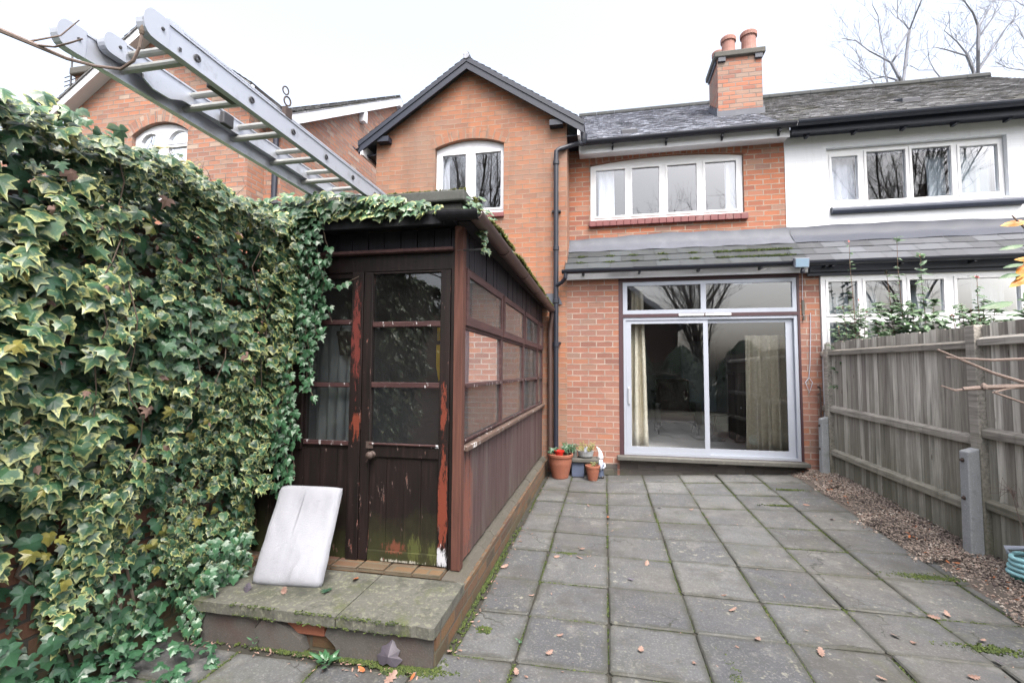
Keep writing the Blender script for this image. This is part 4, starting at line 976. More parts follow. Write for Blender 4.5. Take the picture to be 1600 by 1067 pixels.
# cushion leaning on the boards
def cushion():
    W, H, T = .44, .60, .085; nx, nz = 22, 30; vs = []; rr = random.Random(4)
    for side in (-1, 1):
        for j in range(nz+1):
            for i in range(nx+1):
                u, v = i/nx*2-1, j/nz*2-1
                ex = max(abs(u), abs(v)); edge = (1-abs(u)**7)*(1-abs(v)**9)
                th = T/2*(edge**.34)
                bul = .012*math.sin(v*3+u)*edge
                wr = .006*mnoise.noise((u*2.6, v*2.2, side*3))+.003*mnoise.noise((u*9, v*3, side))
                seam = -.006*math.exp(-((u+.12+.05*v)/.022)**2) if side < 0 else 0
                fold = .028*math.exp(-((u-.30-.16*math.cos(v*2.4))/.055)**2)*max(0, -v-.1) if side < 0 else 0
                x = u*W/2*(1-.018*(v*v))*(1+.035*max(0, -v))+.006*mnoise.noise((v*3, 2, u)); z = v*H/2*(1-.012*u*u)
                if abs(u) > .9 and abs(v) > .93: x *= .985; z *= .988
                vs.append((x, side*(th+(wr-seam*-1+fold)*edge)+bul, z))
    n = (nx+1)*(nz+1); fs = []
    for s_ in (0, 1):
        for j in range(nz):
            for i in range(nx):
                a = s_*n+j*(nx+1)+i; q = (a, a+1, a+nx+2, a+nx+1); fs.append(q if s_ == 0 else q[::-1])
    return vs, fs
vs, fs = cushion()
B0, B1, T0, T1 = Vector((-2.085,2.535,.19)), Vector((-1.655,2.58,.19)), Vector((-2.135,2.83,.705)), Vector((-1.685,2.86,.70))
ctr = (B0+B1+T0+T1)/4; ux = ((B1-B0)+(T1-T0)).normalized(); uz = ((T0-B0)+(T1-B1)).normalized(); uy = uz.cross(ux).normalized()
uyf = uy
mb = MB(); mb.add([ctr+uyf*.0+ux*v[0]+uz*v[2]+uyf*v[1]+Vector((0,-.012,.018)) for v in vs], fs)
sm = [ctr+ux*(-.026+.012*v_)*1.0+uz*v_*H2+uy*(-.041*(1-abs(v_)**9)**.34-.002)+Vector((0,-.012,.018)) for v_, H2 in [(k_/12-1, .295) for k_ in range(25)]]
mb.tube(sm, .0028, 5)
o = mb.build('cushion', M['cotton'], smooth=True)
bm = bmesh.new(); bm.from_mesh(o.data); bmesh.ops.remove_doubles(bm, verts=bm.verts, dist=.0015); bmesh.ops.recalc_face_normals(bm, faces=bm.faces); bm.to_mesh(o.data); bm.free()
tag(o, 'white cotton covered cushion pad leaning on the boards above the step', 'cushion')

# ================================================================ ladder laid along the lean-to roof
ld = thing('ladder', 'double aluminium extension ladder lying over the lean-to parapet', 'ladder', (-1.74,2.9,2.65))
LL, LR = -1.925, -1.545
def rail(name, x, y0, y1, z0, z1, s_, r_end):
    mb = MB(); t_ = .026*s_; b_ = .005*s_
    xa, xb = min(x, x+t_), max(x, x+t_)
    mb.box(xa+.003, xb-.003, y0+r_end, y1, z0+.008, z1-.008)
    mb.box(xa-.002, xb+.002, y0+r_end, y1, z0, z0+.0079); mb.box(xa-.002, xb+.002, y0+r_end, y1, z1-.0079, z1)
    ro = mb.build(name, M['alu'], ld)
    mb = MB(); n = 10; h = z1-z0; prof = [(y0+r_end+.045, z1+.002)]+[(y0+r_end-math.sin(math.pi*k/n)**.7*r_end, z0+h/2+math.cos(math.pi*k/n)*(h/2+.002)) for k in range(n+1)]+[(y0+r_end+.045, z0-.002)]
    mb.poly(prof, [], 'X', xa-.004, xb+.004); cp = mb.build('end_cap', M['white_plastic'], ro, bevel=.006)
    mb = MB(); mb.lathe([(.0,.009),(.006,.008),(.0065,0)], (max(x,x+t_),y0+r_end+.02,z0+h*.55), 10, 'X'); mb.build('screw', M['dark_steel'], cp)
    return ro
ra = rail('rail', LL, 1.235, 4.7, 2.652, 2.752, 1, .05); rb = rail('rail', LR, 1.25, 4.7, 2.652, 2.752, -1, .05)
rc = rail('rail', LL+.034, 1.365, 4.4, 2.712, 2.79, 1, .04); rd_ = rail('rail', LR-.034, 1.35, 4.4, 2.712, 2.79, -1, .04)
for k in range(12):
    y = 1.47+k*.2855
    mb = MB(); mb.tube([(LL+.005,y,2.695),(LR-.005,y,2.695)], .0155, 10); mb.build('rung', M['rung'], ld)
    mb = MB(); mb.lathe([(.0075,-.002),(.0075,.0035),(.014,.003),(.015,0)], (LR,y,2.70), 14, 'X'); re_ = mb.build('rung_end', M['dark_steel'], ld)
    if k < 10:
        y = 1.475+k*.2855; mb = MB(); mb.tube([(LL+.04,y,2.757),(LR-.04,y,2.757)], .0145, 10); mb.build('rung', M['rung'], ld)
mb = MB(); mb.box(LR+.0005,LR+.002,1.335,1.345,2.70,2.71); mb.box(LR+.0005,LR+.002,1.39,1.40,2.675,2.69); mb.box(LR+.0005,LR+.002,1.25,1.262,2.69,2.702); mb.build('rivet', M['dark_steel'], ld)
mb = MB(); mb.poly([(1.52,2.69),(1.56,2.67),(1.64,2.672),(1.70,2.70),(1.95,2.715),(1.95,2.745),(1.70,2.74),(1.55,2.74),(1.52,2.73)], [], 'X', LL+.062, LL+.070)
mb.build('slide_bracket', M['alu'], ld, bevel=.002)
boxes('hook_block', 'dark_steel', ld, [(LL+.072,LL+.098,1.90,1.965,2.70,2.765),(LR-.09,LR-.03,1.60,1.74,2.675,2.70)], .006)
mb = MB(); ring = lambda c, r, r2: mb.tube([(c[0]+r*.35*math.cos(a*.5236), c[1]+r*math.cos(a*.5236), c[2]+r*1.35*math.sin(a*.5236)) for a in range(13)], r2, 6)
ring((LR-.01,1.985,2.885), .015, .0036); ring((LR-.01,2.0,2.838), .017, .0042); mb.box(LR-.02,LR+.004,1.975,2.02,2.75,2.80)
mb.build('cable_hook', M['rust'], ld)

# ================================================================ garden wall and ivy
mb = MB(); mb.box(-2.66,-2.45,-1.2,2.9,-.05,2.30); tag(mb.build('garden_wall', M['brick_wall']), 'old brick garden wall mostly buried under the variegated ivy', 'wall')
iv = thing('ivy', 'thick variegated ivy with cream-edged leaves covering the garden wall', 'climbing plant', (-2.4,1.8,0))
ir = random.Random(21)
def base_x(y, z):
    t_ = sst(.1, 2.3, z); return -2.36+.33*t_+.085*mnoise.noise((y*1.7, z*1.7, 4))+.04*mnoise.noise((y*5, z*5, 9))
mb = MB(); n = 0; tries = 0
def isz(y, z):
    s_ = .5+.5*mnoise.noise((y*1.1+5, z*1.1, 2)); near = sst(2.4, 1.2, y)
    return (.038+.040*s_)*(1+.25*near)*ir.uniform(.5, 1.45)
while n < 11500 and tries < 120000:
    tries += 1
    y = ir.uniform(.35, 3.0); z = ir.uniform(.02, 2.52)
    zb = .22+.15*mnoise.noise((y*2.2, 0, 0)) - .2*sst(1.9, 2.6, y)
    if z < zb and ir.random() < .93: continue
    dpt = ir.random()
    hole = mnoise.noise((y*3.6, z*3.6, 7))+.5*mnoise.noise((y*8, z*8, 17))
    if hole > .16 and dpt < .72: continue
    if y > 2.74: y = ir.uniform(2.68, 2.86)
    x = base_x(y, z)-dpt*.19+ir.uniform(-.02,.035)
    if y > 2.6: x = min(x + ir.uniform(0, .08), -2.0) if z > .7 else x-.05
    nr_ = (1.0, -.35+ir.uniform(-.7,.7), .5+ir.uniform(-.65,.7)); tp = (.25+ir.uniform(-.3,.3), ir.uniform(-1.0,1.0), -1)
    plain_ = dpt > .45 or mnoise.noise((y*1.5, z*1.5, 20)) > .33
    hue = min(1, max(0, ir.gauss(.6, .28)-.4*dpt)); var = ir.uniform(0,.3) if plain_ else ir.uniform(.35, 1)  # leaves deeper in are darker: shade between leaves put into their colour
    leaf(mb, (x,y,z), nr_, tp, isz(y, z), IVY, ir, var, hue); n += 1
for k in range(2200):                       # crown of the wall, leaves lying flatter
    y = ir.uniform(.35, 3.0); x = ir.uniform(-2.75, -1.99)
    z = 2.44+.07*mnoise.noise((x*4, y*3, 1))+.05*sst(-2.0,-2.3,x)+ir.uniform(-.05,.03)
    if y > 2.7 and x > -2.05: continue
    leaf(mb, (x,y,z), (.75+ir.uniform(-.4,.4), -.55+ir.uniform(-.5,.4), .75), (ir.uniform(.1,1), ir.uniform(-.7,.5), -.8), isz(y, z), IVY, ir, ir.uniform(.3,1), ir.gauss(.55,.25))
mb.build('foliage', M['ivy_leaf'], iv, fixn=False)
for nm, mt, cnt in (('withered_foliage','dead_leaf',45),('yellowing_foliage','yellow_leaf',120)):
    mb = MB()
    for k in range(cnt):
        y = ir.uniform(.6, 2.8); z = ir.uniform(.4, 2.45); x = base_x(y, z)-ir.uniform(-.03,.07)
        leaf(mb, (x,y,z), (1, ir.uniform(-.8,.5), ir.uniform(-.2,1)), (.2, ir.uniform(-1,1), -1), ir.uniform(.035,.075), IVY, ir, .5, ir.random(), curl=.9, fold=.5)
    mb.build(nm, M[mt], iv, fixn=False)
mb = MB(); 
for k in range(1100):                       # plain green leaves deep inside and at the foot
    y = ir.uniform(.4, 2.95); z = ir.uniform(.0, 2.3)**1.0
    if ir.random() < .4: z = ir.uniform(0, .6)
    x = base_x(y, z)-ir.uniform(.02,.2)
    leaf(mb, (x,y,z), (1, ir.uniform(-.7,.4), .4+ir.uniform(-.4,.5)), (.2, ir.uniform(-.7,.7), -1), ir.uniform(.05,.11), IVY, ir, .0, ir.uniform(0,.9))
for k in range(170):                        # leaves hiding the left end of the step
    z = ir.uniform(.02,.5); leaf(mb, (-2.20-ir.random()*.14+(.06 if z > .25 else 0), 2.27+ir.random()*.32, z), (.7+ir.uniform(-.4,.4), -.9, .5), (.2, ir.uniform(-.8,.4), -1), ir.uniform(.035,.075), IVY, ir, ir.choice((0,0,.5,.9)), ir.uniform(.2,1))
for k in range(420):                        # creeping leaves along the wall foot
    y = ir.uniform(.8, 2.2); x = -2.42+ir.random()**1.7*.5
    leaf(mb, (x, y, ir.uniform(.0,.16)*(1-(x+2.42)/.6)+.01), (ir.uniform(-.3,.8), ir.uniform(-.7,.3), 1), (ir.uniform(-.5,1), ir.uniform(-1,1), -.2), ir.uniform(.03,.075), IVY, ir, .0, ir.uniform(.0,.8))
def strand(pts, sp=.032, sz=(.045,.075), nrm=(.15,-1,.35), spread=.035, rad=.0028):
    P = [Vector(p) for p in pts]; out = []
    for a, b in zip(P, P[1:]):
        k = max(1, int((b-a).length/sp))
        for i in range(k):
            q = a.lerp(b, i/k)+Vector((ir.uniform(-.008,.008), ir.uniform(-.006,.004), 0)); out.append(q)
            s_ = ir.choice((-1, 1))
            leaf(mb, q+Vector((s_*ir.uniform(.2,1)*spread, ir.uniform(-.03,-.005), ir.uniform(-.015,.015))), (nrm[0]+ir.uniform(-.4,.4), nrm[1], nrm[2]+ir.uniform(-.3,.4)), (s_*ir.uniform(.0,.9), -.2, -1), ir.uniform(*sz), IVY, ir, ir.uniform(0,.3), ir.uniform(.35,1))
    STEMS.append((out+[P[-1]], rad))
STEMS = []
for x0, z0, x1, z1 in ((-1.95,2.46,-1.93,1.62),(-1.84,2.46,-1.87,2.05),(-1.98,2.0,-1.95,1.25),(-1.99,2.42,-1.9,2.0),(-1.90,2.44,-1.95,1.78),(-2.02,2.3,-1.99,1.35),(-1.86,2.2,-1.88,1.85),(-2.08,1.6,-2.07,.75),(-2.13,1.3,-2.1,.6),(-2.06,2.50,-2.05,1.55),(-2.0,2.48,-1.98,1.70),(-2.12,2.45,-2.1,1.1),(-2.16,2.4,-2.16,.75),(-1.96,2.3,-2.02,1.65),(-2.1,1.5,-2.06,1.02),(-2.17,1.2,-2.2,.62)):
    strand([(x0,2.74,z0),(x0+.02,2.79,(z0*2+z1)/3),(x1-.02,2.85,(z0+z1*2)/3),(x1,2.87,z1)])
strand([(-2.02,2.84,2.06),(-1.9,2.87,2.07),(-1.80,2.87,2.05),(-1.70,2.88,2.10),(-1.64,2.88,2.13)], sp=.045)
strand([(-2.03,2.85,2.0),(-1.92,2.87,1.97),(-1.85,2.87,1.90),(-1.83,2.88,1.82)], sp=.04)
strand([(-2.05,2.82,2.28),(-1.93,2.86,2.27),(-1.86,2.87,2.24)], sp=.04)
strand([(-2.03,2.85,1.75),(-1.93,2.87,1.75),(-1.86,2.88,1.79)], sp=.04)
mb.build('green_foliage', M['green_leaf'], iv, fixn=False)
mb = MB()
for k in range(330):                         # ivy creeping over the parapet
    u = ir.random(); x = -2.35+1.36*u
    if u > .80 and ir.random() < .6: continue
    hz = .17*(1-u**3)+.02
    z = 2.49+ir.random()*hz; y = 2.755+ir.uniform(-.05,.03) if z < 2.66 else ir.uniform(2.75,3.0)
    leaf(mb, (x,y,z), (ir.uniform(-.3,.5), -.9, .55+ir.uniform(-.3,.6)), (ir.uniform(-.7,.7), -.3, -1), ir.uniform(.055,.105), IVY, ir, ir.choice((.05,.15,.5,.9)), ir.uniform(.3,1))
for k in range(70):
    y = 2.75+ir.random()**1.6*1.6; leaf(mb, (-.80+ir.uniform(-.07,.05), y, 2.54-.02*(y-2.75)+ir.uniform(-.04,.05)), (.6, -.5, .8), (.6, ir.uniform(-1,1), -.6), ir.uniform(.035,.065), IVY, ir, ir.uniform(0,.6), ir.uniform(.4,1))
for k in range(26):
    leaf(mb, (-.80+ir.uniform(-.03,.03), 3.02+ir.uniform(-.08,.05), 2.36+ir.uniform(-.07,.12)), (.5,-.8,.4), (.3, ir.uniform(-1,1), -1), ir.uniform(.025,.05), IVY, ir, .3, ir.uniform(.3,1))
mb.build('parapet_foliage', M['ivy_leaf'], iv, fixn=False)
mb = MB()
for pts, r__ in STEMS: mb.tube(pts, r__, 5)
for k in range(9):
    y = ir.uniform(.7, 2.7); z = ir.uniform(1.9, 2.45); pts = []
    for j in range(9): pts.append((base_x(y, z)+ir.uniform(-.03,.015), y, z)); z -= ir.uniform(.07,.16); y += ir.uniform(-.05,.08)
    mb.tube(pts, [.003]*len(pts), 5)
for k in range(6):
    y = ir.uniform(1.4, 2.7); pts = [(-2.44,y,0)]; z = 0
    for j in range(8): z += ir.uniform(.1,.2); y += ir.uniform(-.12,.12); pts.append((-2.43+.03*math.sin(j),y,z))
    mb.tube(pts, [.009-.0006*j for j in range(9)], 6)
mb.build('stem', M['bark_brown'], iv)
# little yellow-leaved climber on top of the ivy
t = thing('climber', 'small climber with yellow leaves poking out of the ivy top', 'plant', (-2.2,2.0,2.5))
mb = MB()
for k in range(60): leaf(mb, (-2.2+ir.uniform(-.07,.07), 1.98+ir.uniform(-.12,.2), 2.55+ir.uniform(-.03,.06)), (ir.uniform(-.3,1),-.6,ir.uniform(.2,1)), (ir.uniform(-1,1),ir.uniform(-1,1),-.3), ir.uniform(.03,.055), OVAL, ir, .5, ir.random())
mb.build('leaves', M['yellow_leaf'], t, fixn=False)
mb = MB()
for k in range(9):
    p = Vector((-2.22,2.0+ir.uniform(-.1,.3),2.42)); pts = [p]
    for j in range(4): p = p+Vector((ir.uniform(-.04,.05), ir.uniform(-.05,.07), .06)); pts.append(p)
    mb.tube(pts, [.003,.0025,.002,.0015,.001], 4)
mb.build('stem', M['twig'], t)
t = thing('climbing_stem', 'bare climbing stem reaching across the near end of the ladder', 'twig', (-2.0,1.0,2.5))
mb = MB(); mb.tube([(-2.15,.95,2.66),(-1.84,1.05,2.545),(-1.69,1.05,2.475),(-1.58,1.06,2.425),(-1.50,1.08,2.405),(-1.43,1.10,2.40),(-1.385,1.10,2.42),(-1.365,1.10,2.46),(-1.36,1.1,2.50)], [.008,.008,.0065,.005,.004,.0045,.005,.004,.0045], 6)
mb.tube([(-1.69,1.05,2.475),(-1.60,1.04,2.45),(-1.54,1.04,2.455),(-1.51,1.05,2.47)], [.004,.003,.0025,.002], 5)
mb.tube([(-1.72,1.05,2.49),(-1.64,1.08,2.52),(-1.60,1.1,2.58)], [.003,.002,.0015], 4); mb.build('stem', M['twig'], t)
mb = MB(); mb.lathe([(0,-.018),(.006,-.01),(.007,0),(.004,.014),(0,.022)], (-1.36,1.1,2.51), 8); mb.build('bud', M['bark_brown'], t)

# moss on the lean-to roof edge
def moss_tuft(mb, p, s, rr, up=(0,0,1)):
    hue = rr.random(); upv = Vector(up)
    for k in range(3):
        d = Vector((rr.uniform(-1,1), rr.uniform(-1,1), rr.uniform(.3,1.2))).normalized(); r_ = d.orthogonal().normalized()*s*.45; b = d.cross(r_)
        q = Vector(p)+Vector((rr.uniform(-s,s), rr.uniform(-s,s), 0))*.6
        mb.add([q+r_, q-r_*.5+b*.9, q-r_*.5-b*.9, q+d*s], [(0,1,3),(1,2,3),(2,0,3)], None, [(0,0,hue*.6,1)]*3+[(0,0,hue,1)])
mr_ = random.Random(77)
mb = MB()
for k in range(4200):
    y = 2.95+mr_.random()*3.6; c_ = mnoise.noise((y*3, 0, 3))
    if c_ < -.35: continue
    u = mr_.random(); x = -.725-u*.13; z = 2.482-.0183*(y-2.74)+.012+.05*math.sin(math.pi*min(1,.12+u))*(1+.7*c_)*sst(2.9,3.3,y)*sst(6.4,5.2,y)
    moss_tuft(mb, (x,y,z-.01), mr_.uniform(.01,.022), mr_)
for k in range(700):
    y = mr_.uniform(2.95,3.45); moss_tuft(mb, (-.87+mr_.uniform(-.02,.03), y, mr_.uniform(2.5,2.66-(y-2.95)*.25)), mr_.uniform(.01,.022), mr_)
for k in range(500):
    x = mr_.uniform(-2.2,-.86); moss_tuft(mb, (x, 2.79+mr_.uniform(0,.05), 2.65), mr_.uniform(.006,.014), mr_)
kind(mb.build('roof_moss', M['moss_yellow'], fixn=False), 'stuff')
# moss along the paving joints, on the canopy and at the step foot
mb = MB()
segs = []
for (x0,x1,y0,y1) in JOINTS: segs += [((x0,y0),(x1,y0)),((x0,y0),(x0,y1))]
for a, b in segs:
    L = math.hypot(b[0]-a[0], b[1]-a[1]); k = int(L/.006)
    for i in range(k):
        x, y = a[0]+(b[0]-a[0])*i/k, a[1]+(b[1]-a[1])*i/k
        v_ = mnoise.noise((x*2.1, y*2.1, 11))+.5*mnoise.noise((x*9, y*9, 3))
        if v_ < -.05 or y < .6: continue
        wd = .004+.010*max(0, v_)
        moss_tuft(mb, (x+mr_.gauss(0,wd), y+mr_.gauss(0,wd), pz(x,y)-.011), mr_.uniform(.006,.012), mr_)
for cx, cy, rx, ry, nn in ((2.30,4.05,.22,.05,500),(-.90,2.30,.09,.04,400),(-1.05,2.27,.06,.03,200),(-.70,2.72,.03,.025,120),(-.30,3.95,.10,.02,150),(.62,2.52,.03,.2,200),(-1.10,2.30,.25,.02,500),(1.9,5.6,.18,.02,160),(-1.45,2.30,.5,.015,350),(-.83,3.4,.012,.9,400),(2.2,6.2,.2,.03,200),(2.0,3.1,.2,.04,200)):
    for k in range(nn): moss_tuft(mb, (cx+mr_.gauss(0,rx*.5), cy+mr_.gauss(0,ry*.5), pz(cx,cy)-.004), mr_.uniform(.008,.018), mr_)
for k in range(2200):
    x = mr_.choice((-.35,.08,.42,.85,1.27,1.62,1.9,2.05,2.2,2.35,2.45))+mr_.gauss(0,.035); j = mr_.choice((1,1,2,2,2)); t_ = j/3+mr_.gauss(0,.02)
    if mr_.random() < .4: x = mr_.uniform(1.6,2.6)
    if x > 2.68 or x < -.5: continue
    moss_tuft(mb, (x, 6.85+.45*t_, 2.985+.365*t_+.008), mr_.uniform(.008,.02), mr_)
for k in range(700): x = mr_.uniform(-2.2,-.85); moss_tuft(mb, (x, 2.278+mr_.uniform(0,.02), mr_.choice((.16,.165,.213,.215))+mr_.uniform(-.006,.003)), mr_.uniform(.004,.010), mr_) if mnoise.noise((x*5,0,8)) > -.05 else None
kind(mb.build('moss', M['moss'], fixn=False), 'stuff')

# ================================================================ fence
fn = thing('fence', 'weathered grey closeboard fence with three rails and concrete post spurs', 'fence', (2.98,4.5,0))
fr_ = random.Random(31); FX = 2.99
posts = [6.84, 4.455, 1.90]
def fx(y): return 2.99-.075*max(0, y-4.45)/2.4
_FX = FX
def bay(ya, yb, sl_):
    y = ya
    mb = MB()
    while y > yb+.01:
        w_ = fr_.uniform(.068,.092); y1 = max(y-w_, yb); top = 1.885+fr_.uniform(-.012,.012); lean = fr_.uniform(-.004,.004); xb = FX+fr_.uniform(-.003,.003)
        mb.cur = (fr_.random(), fr_.random(), 0, 1)
        mb.hexa([(xb-.002,y1+.004,.02),(xb-.024,y-.004,.02),(xb+.004,y-.001,.02),(xb+.010,y1+.001,.02),
                 (xb-.002,y1+.004+lean,top),(xb-.024,y-.004+lean,top),(xb+.004,y-.001+lean,top),(xb+.010,y1+.001+lean,top)]); y = y1
    mb.v = [(v[0]+fx(v[1])-FX, v[1], v[2]) for v in mb.v]
    mb.build('board_panel', M['fence_board'], fn)
    for z, h, t_ in ((1.735,.075,0),(1.01,.085,1),(.455,.085,1)):
        mb = MB(); z0 = z+.02; z1 = z-sl_*t_
        mb.cur = (fr_.random(), .3, 0, 1); xa = FX-.062
        mb.hexa([(xa,yb,z1-h/2),(FX-.014,yb,z1-h/2),(FX-.014,ya,z0-h/2),(xa,ya,z0-h/2),(xa,yb,z1+h*.2),(FX-.014,yb,z1+h/2),(FX-.014,ya,z0+h/2),(xa,ya,z0+h*.2)])
        mb.v = [(v[0]+fx(v[1])-FX, v[1], v[2]) for v in mb.v]
        mb.build('rail', M['fence_rail'], fn, bevel=.004)
bay(6.995,6.895,0); bay(6.79,4.51,.05); bay(4.40,1.95,.0)
for i, y in enumerate(posts):
    FX = fx(y); mb = MB(); mb.cur = (.5,.2,0,1); mb.box(FX-.075,FX+.02,y-.05,y+.05,.0,1.80 if i == 0 else 1.885)
    mb.build('post', M['fence_rail'], fn, bevel=.006)
    if i < 2:
        mb = MB(); xx = FX-.078; zt = .92-.02*i
        mb.hexa([(xx-.095,y-.055,-.05),(xx,y-.055,-.05),(xx,y+.045,-.05),(xx-.095,y+.045,-.05),(xx-.085,y-.055,zt-.03),(xx,y-.055,zt),(xx,y+.045,zt),(xx-.085,y+.045,zt-.03)])
        sp = mb.build('concrete_spur', M['spur'], fn, bevel=.010)
        for z in (.50, .80):
            mb = MB(); mb.lathe([(.0,-.016),(.011,-.016),(.012,-.004),(.018,-.004),(.018,.004)], (xx-.089,y,z), 8, 'X'); mb.build('bolt', M['rust'], sp)
mb = MB(); mb.lathe([(0,-.02),(.016,-.018),(.016,.0)], (2.80,6.93,1.30), 10, 'X'); mb.tube([(2.81,6.93,1.30),(2.81,6.93,1.22),(2.77,6.93,1.2)], .012, 8); mb.tube([(2.81,6.93,1.3),(2.81,6.93,.2)], .011, 8); mb.build('garden_tap', M['rust']) and None
tag(bpy.data.objects['garden_tap'], 'old garden tap on a pipe between fence post and brick pier', 'tap')

# ================================================================ floodlight, pots, gnome, hose
t = thing('floodlight', 'square outdoor floodlight with sensor fixed under the canopy gutter', 'lamp', (2.56,6.8,2.93))
mb = MB(); mb.hexa([(2.455,6.70,2.865),(2.645,6.72,2.865),(2.66,6.79,2.90),(2.47,6.79,2.90),(2.455,6.67,2.995),(2.645,6.69,2.995),(2.66,6.79,3.02),(2.47,6.79,3.02)]); hb = mb.build('housing', M['lamp_body'], t, bevel=.01)
mb = MB(); mb.quad((2.468,6.690,2.877),(2.632,6.707,2.877),(2.632,6.681,2.985),(2.468,6.664,2.985)); mb.build('lens', M['lamp_glass'], t)
mb = MB(); mb.lathe([(0,2.80),(.025,2.805),(.03,2.83),(.02,2.87)], (2.575,6.75,0), 12); mb.build('sensor', M['black_plastic'], t)
mb = MB(); mb.box(2.54,2.60,6.78,6.91,2.90,2.95); mb.build('bracket', M['lamp_body'], t)
def flowerpot(name, label, x, y, r, h, mat, rim=.03, soil=True):
    z = pz(x, y)-.0; t = thing(name, label, 'pot', (x,y,z))
    mb = MB(); mb.lathe([(0,z),(r*.62,z),(r*.66,z+.015),(r*.72,z+h*.2),(r*.90,z+h*.6),(r*.95,z+h-rim),(r*1.03,z+h-rim+.003),(r*1.05,z+h-.004),(r*1.0,z+h),(r*.93,z+h),(r*.9,z+h-.06)], (x,y,0), 36); mb.build('pot', M[mat], t, smooth=False)
    mb = MB(); mb.lathe([(r*.91,z+h-.05),(r*.5,z+h-.035),(0,z+h-.04)], (x,y,0), 20); mb.build('soil', M['soil'], t)
    return t
BX, BY = -.625, 6.66
flowerpot('flower_pot', 'big round terracotta flower pot at the foot of the downpipe', BX, BY, .172, .335, 'terracotta', .04)
t = thing('plant_pot', 'small bright red plastic pot sitting in the big terracotta pot', 'pot', (-.62,6.60,.30))
mb = MB(); mb.lathe([(0,.305),(.05,.305),(.062,.372),(.072,.372),(.074,.388),(.066,.388),(.058,.34),(0,.335)], (-.635,6.60,0), 24); mb.build('pot', M['red_plastic'], t)
SPX, SPY = -.175, 6.62
flowerpot('flower_pot', 'small terracotta flower pot standing right of the stone block', SPX, SPY, .098, .20, 'terracotta', .035)
t = thing('trough', 'weathered stone slab trough on a blue block between the two terracotta pots', 'planter', (-.35,6.80,0))
mb = MB(); mb.box(-.475,-.30,6.76,6.92,.0,.20); mb.build('block', M['blue_plastic'], t, bevel=.008)
mb = MB(); mb.box(-.50,-.09,6.72,6.95,.205,.265); mb.build('slab', M['stone'], t, bevel=.015)
mb = MB(); mb.lathe([(0,.266),(.07,.266),(.10,.29),(.115,.36),(.105,.36),(.08,.31)], (-.28,6.82,0), 20); mb.build('bowl', M['spur'], t)
mb = MB(); mb.lathe([(0,.266),(.04,.266),(.045,.36),(.03,.39),(.025,.39)], (-.44,6.78,0), 14); mb.build('jar', M['stone'], t)
pr = random.Random(9)
def tuft(name, label, cx, cy, z, n, r, h, size, mat, shape=OVAL):
    t = thing(name, label, 'plant', (cx,cy,z)); mb = MB(); ms = MB()
    for k in range(n):
        a = pr.uniform(0,6.28); d = r*pr.random()**.5; top = Vector((cx+d*math.cos(a)*1.25, cy+d*math.sin(a), z+h*pr.uniform(.4,1)))
        b = Vector((cx+d*.3*math.cos(a), cy+d*.3*math.sin(a), z)); mid = (b+top)/2+Vector((0,0,h*.15)); ms.tube([b,mid,top], .002, 4)
        for q in (top, mid.lerp(top,.5), mid):
            leaf(mb, q+Vector((pr.uniform(-.01,.01), pr.uniform(-.01,.01), 0)), (pr.uniform(-.6,.6),-.6,pr.uniform(.2,1)), (math.cos(a)+pr.uniform(-.5,.5), math.sin(a)-.2, pr.uniform(-.5,.6)), size*pr.uniform(.7,1.3), shape, pr, .3)
    mb.build('leaves', M[mat], t, fixn=False); ms.build('stems', M['stemred'], t)
tuft('potted_plant', 'small green plant in the left of the big terracotta pot', -.735, 6.62, .30, 22, .07, .13, .05, 'green_leaf')
tuft('potted_plant', 'leafy green plant behind the red plastic pot', -.52, 6.76, .28, 30, .10, .19, .055, 'green_leaf')
tuft('potted_plant', 'yellowing plant in the bowl on the stone trough', -.27, 6.80, .31, 46, .15, .17, .032, 'yellow_leaf')
tuft('potted_plant', 'sparse dry plant in the small terracotta pot', SPX, SPY, .17, 9, .05, .07, .03, 'yellow_leaf')
mb = MB(); mb.box(-.292,-.25,6.70,6.706,.36,.44); tag(mb.build('plant_label', M['white_plastic']), 'pale plant label stuck among the yellowing leaves', 'label')
t = thing('garden_gnome', 'grey and white garden gnome with a tall bent hat by the door sill', 'gnome', (-.075,6.78,0)); gx, gy = -.07, 6.80
mb = MB(); mb.lathe([(0,0),(.045,0),(.05,.02),(.04,.10),(.046,.12),(.05,.17),(.038,.22),(0,.225)], (gx,gy,0), 18); mb.build('body', M['blue_plastic'], t, smooth=True)
mb = MB(); mb.lathe([(0,.20),(.03,.21),(.038,.245),(.03,.28),(0,.285)], (gx,gy,0), 16); mb.build('head', M['terra_pale'], t, smooth=True)
mb = MB(); mb.tube([(gx,gy-.03,.25),(gx,gy-.045,.20),(gx,gy-.05,.14),(gx,gy-.048,.10)], [.03,.038,.028,.004], 10); mb.build('beard', M['white_plastic'], t, smooth=True)
mb = MB(); mb.lathe([(0,-.012),(.01,-.006),(.012,.0),(.008,.008)], (gx,gy-.045,.252), 8, 'Y'); mb.build('nose', M['terra_pale'], t, smooth=True)
mb = MB(); mb.tube([(gx,gy,.262),(gx,gy,.30),(gx-.008,gy,.35),(gx-.028,gy,.395),(gx-.055,gy,.425)], [.045,.036,.026,.015,.004], 12); mb.build('hat', M['upvc'], t, smooth=True)
mb = MB()
for s_ in (-1,1): mb.tube([(gx+s_*.045,gy-.005,.20),(gx+s_*.06,gy-.02,.16),(gx+s_*.03,gy-.05,.13)], [.016,.015,.011], 8)
mb.build('arm', M['white_plastic'], t, smooth=True)
mb = MB()
for s_ in (-1,1): mb.lathe([(0,0),(.022,.002),(.024,.015),(.012,.03),(0,.032)], (gx+s_*.024,gy-.035,0), 10)
mb.build('boot', M['furn_dark'], t, smooth=True)
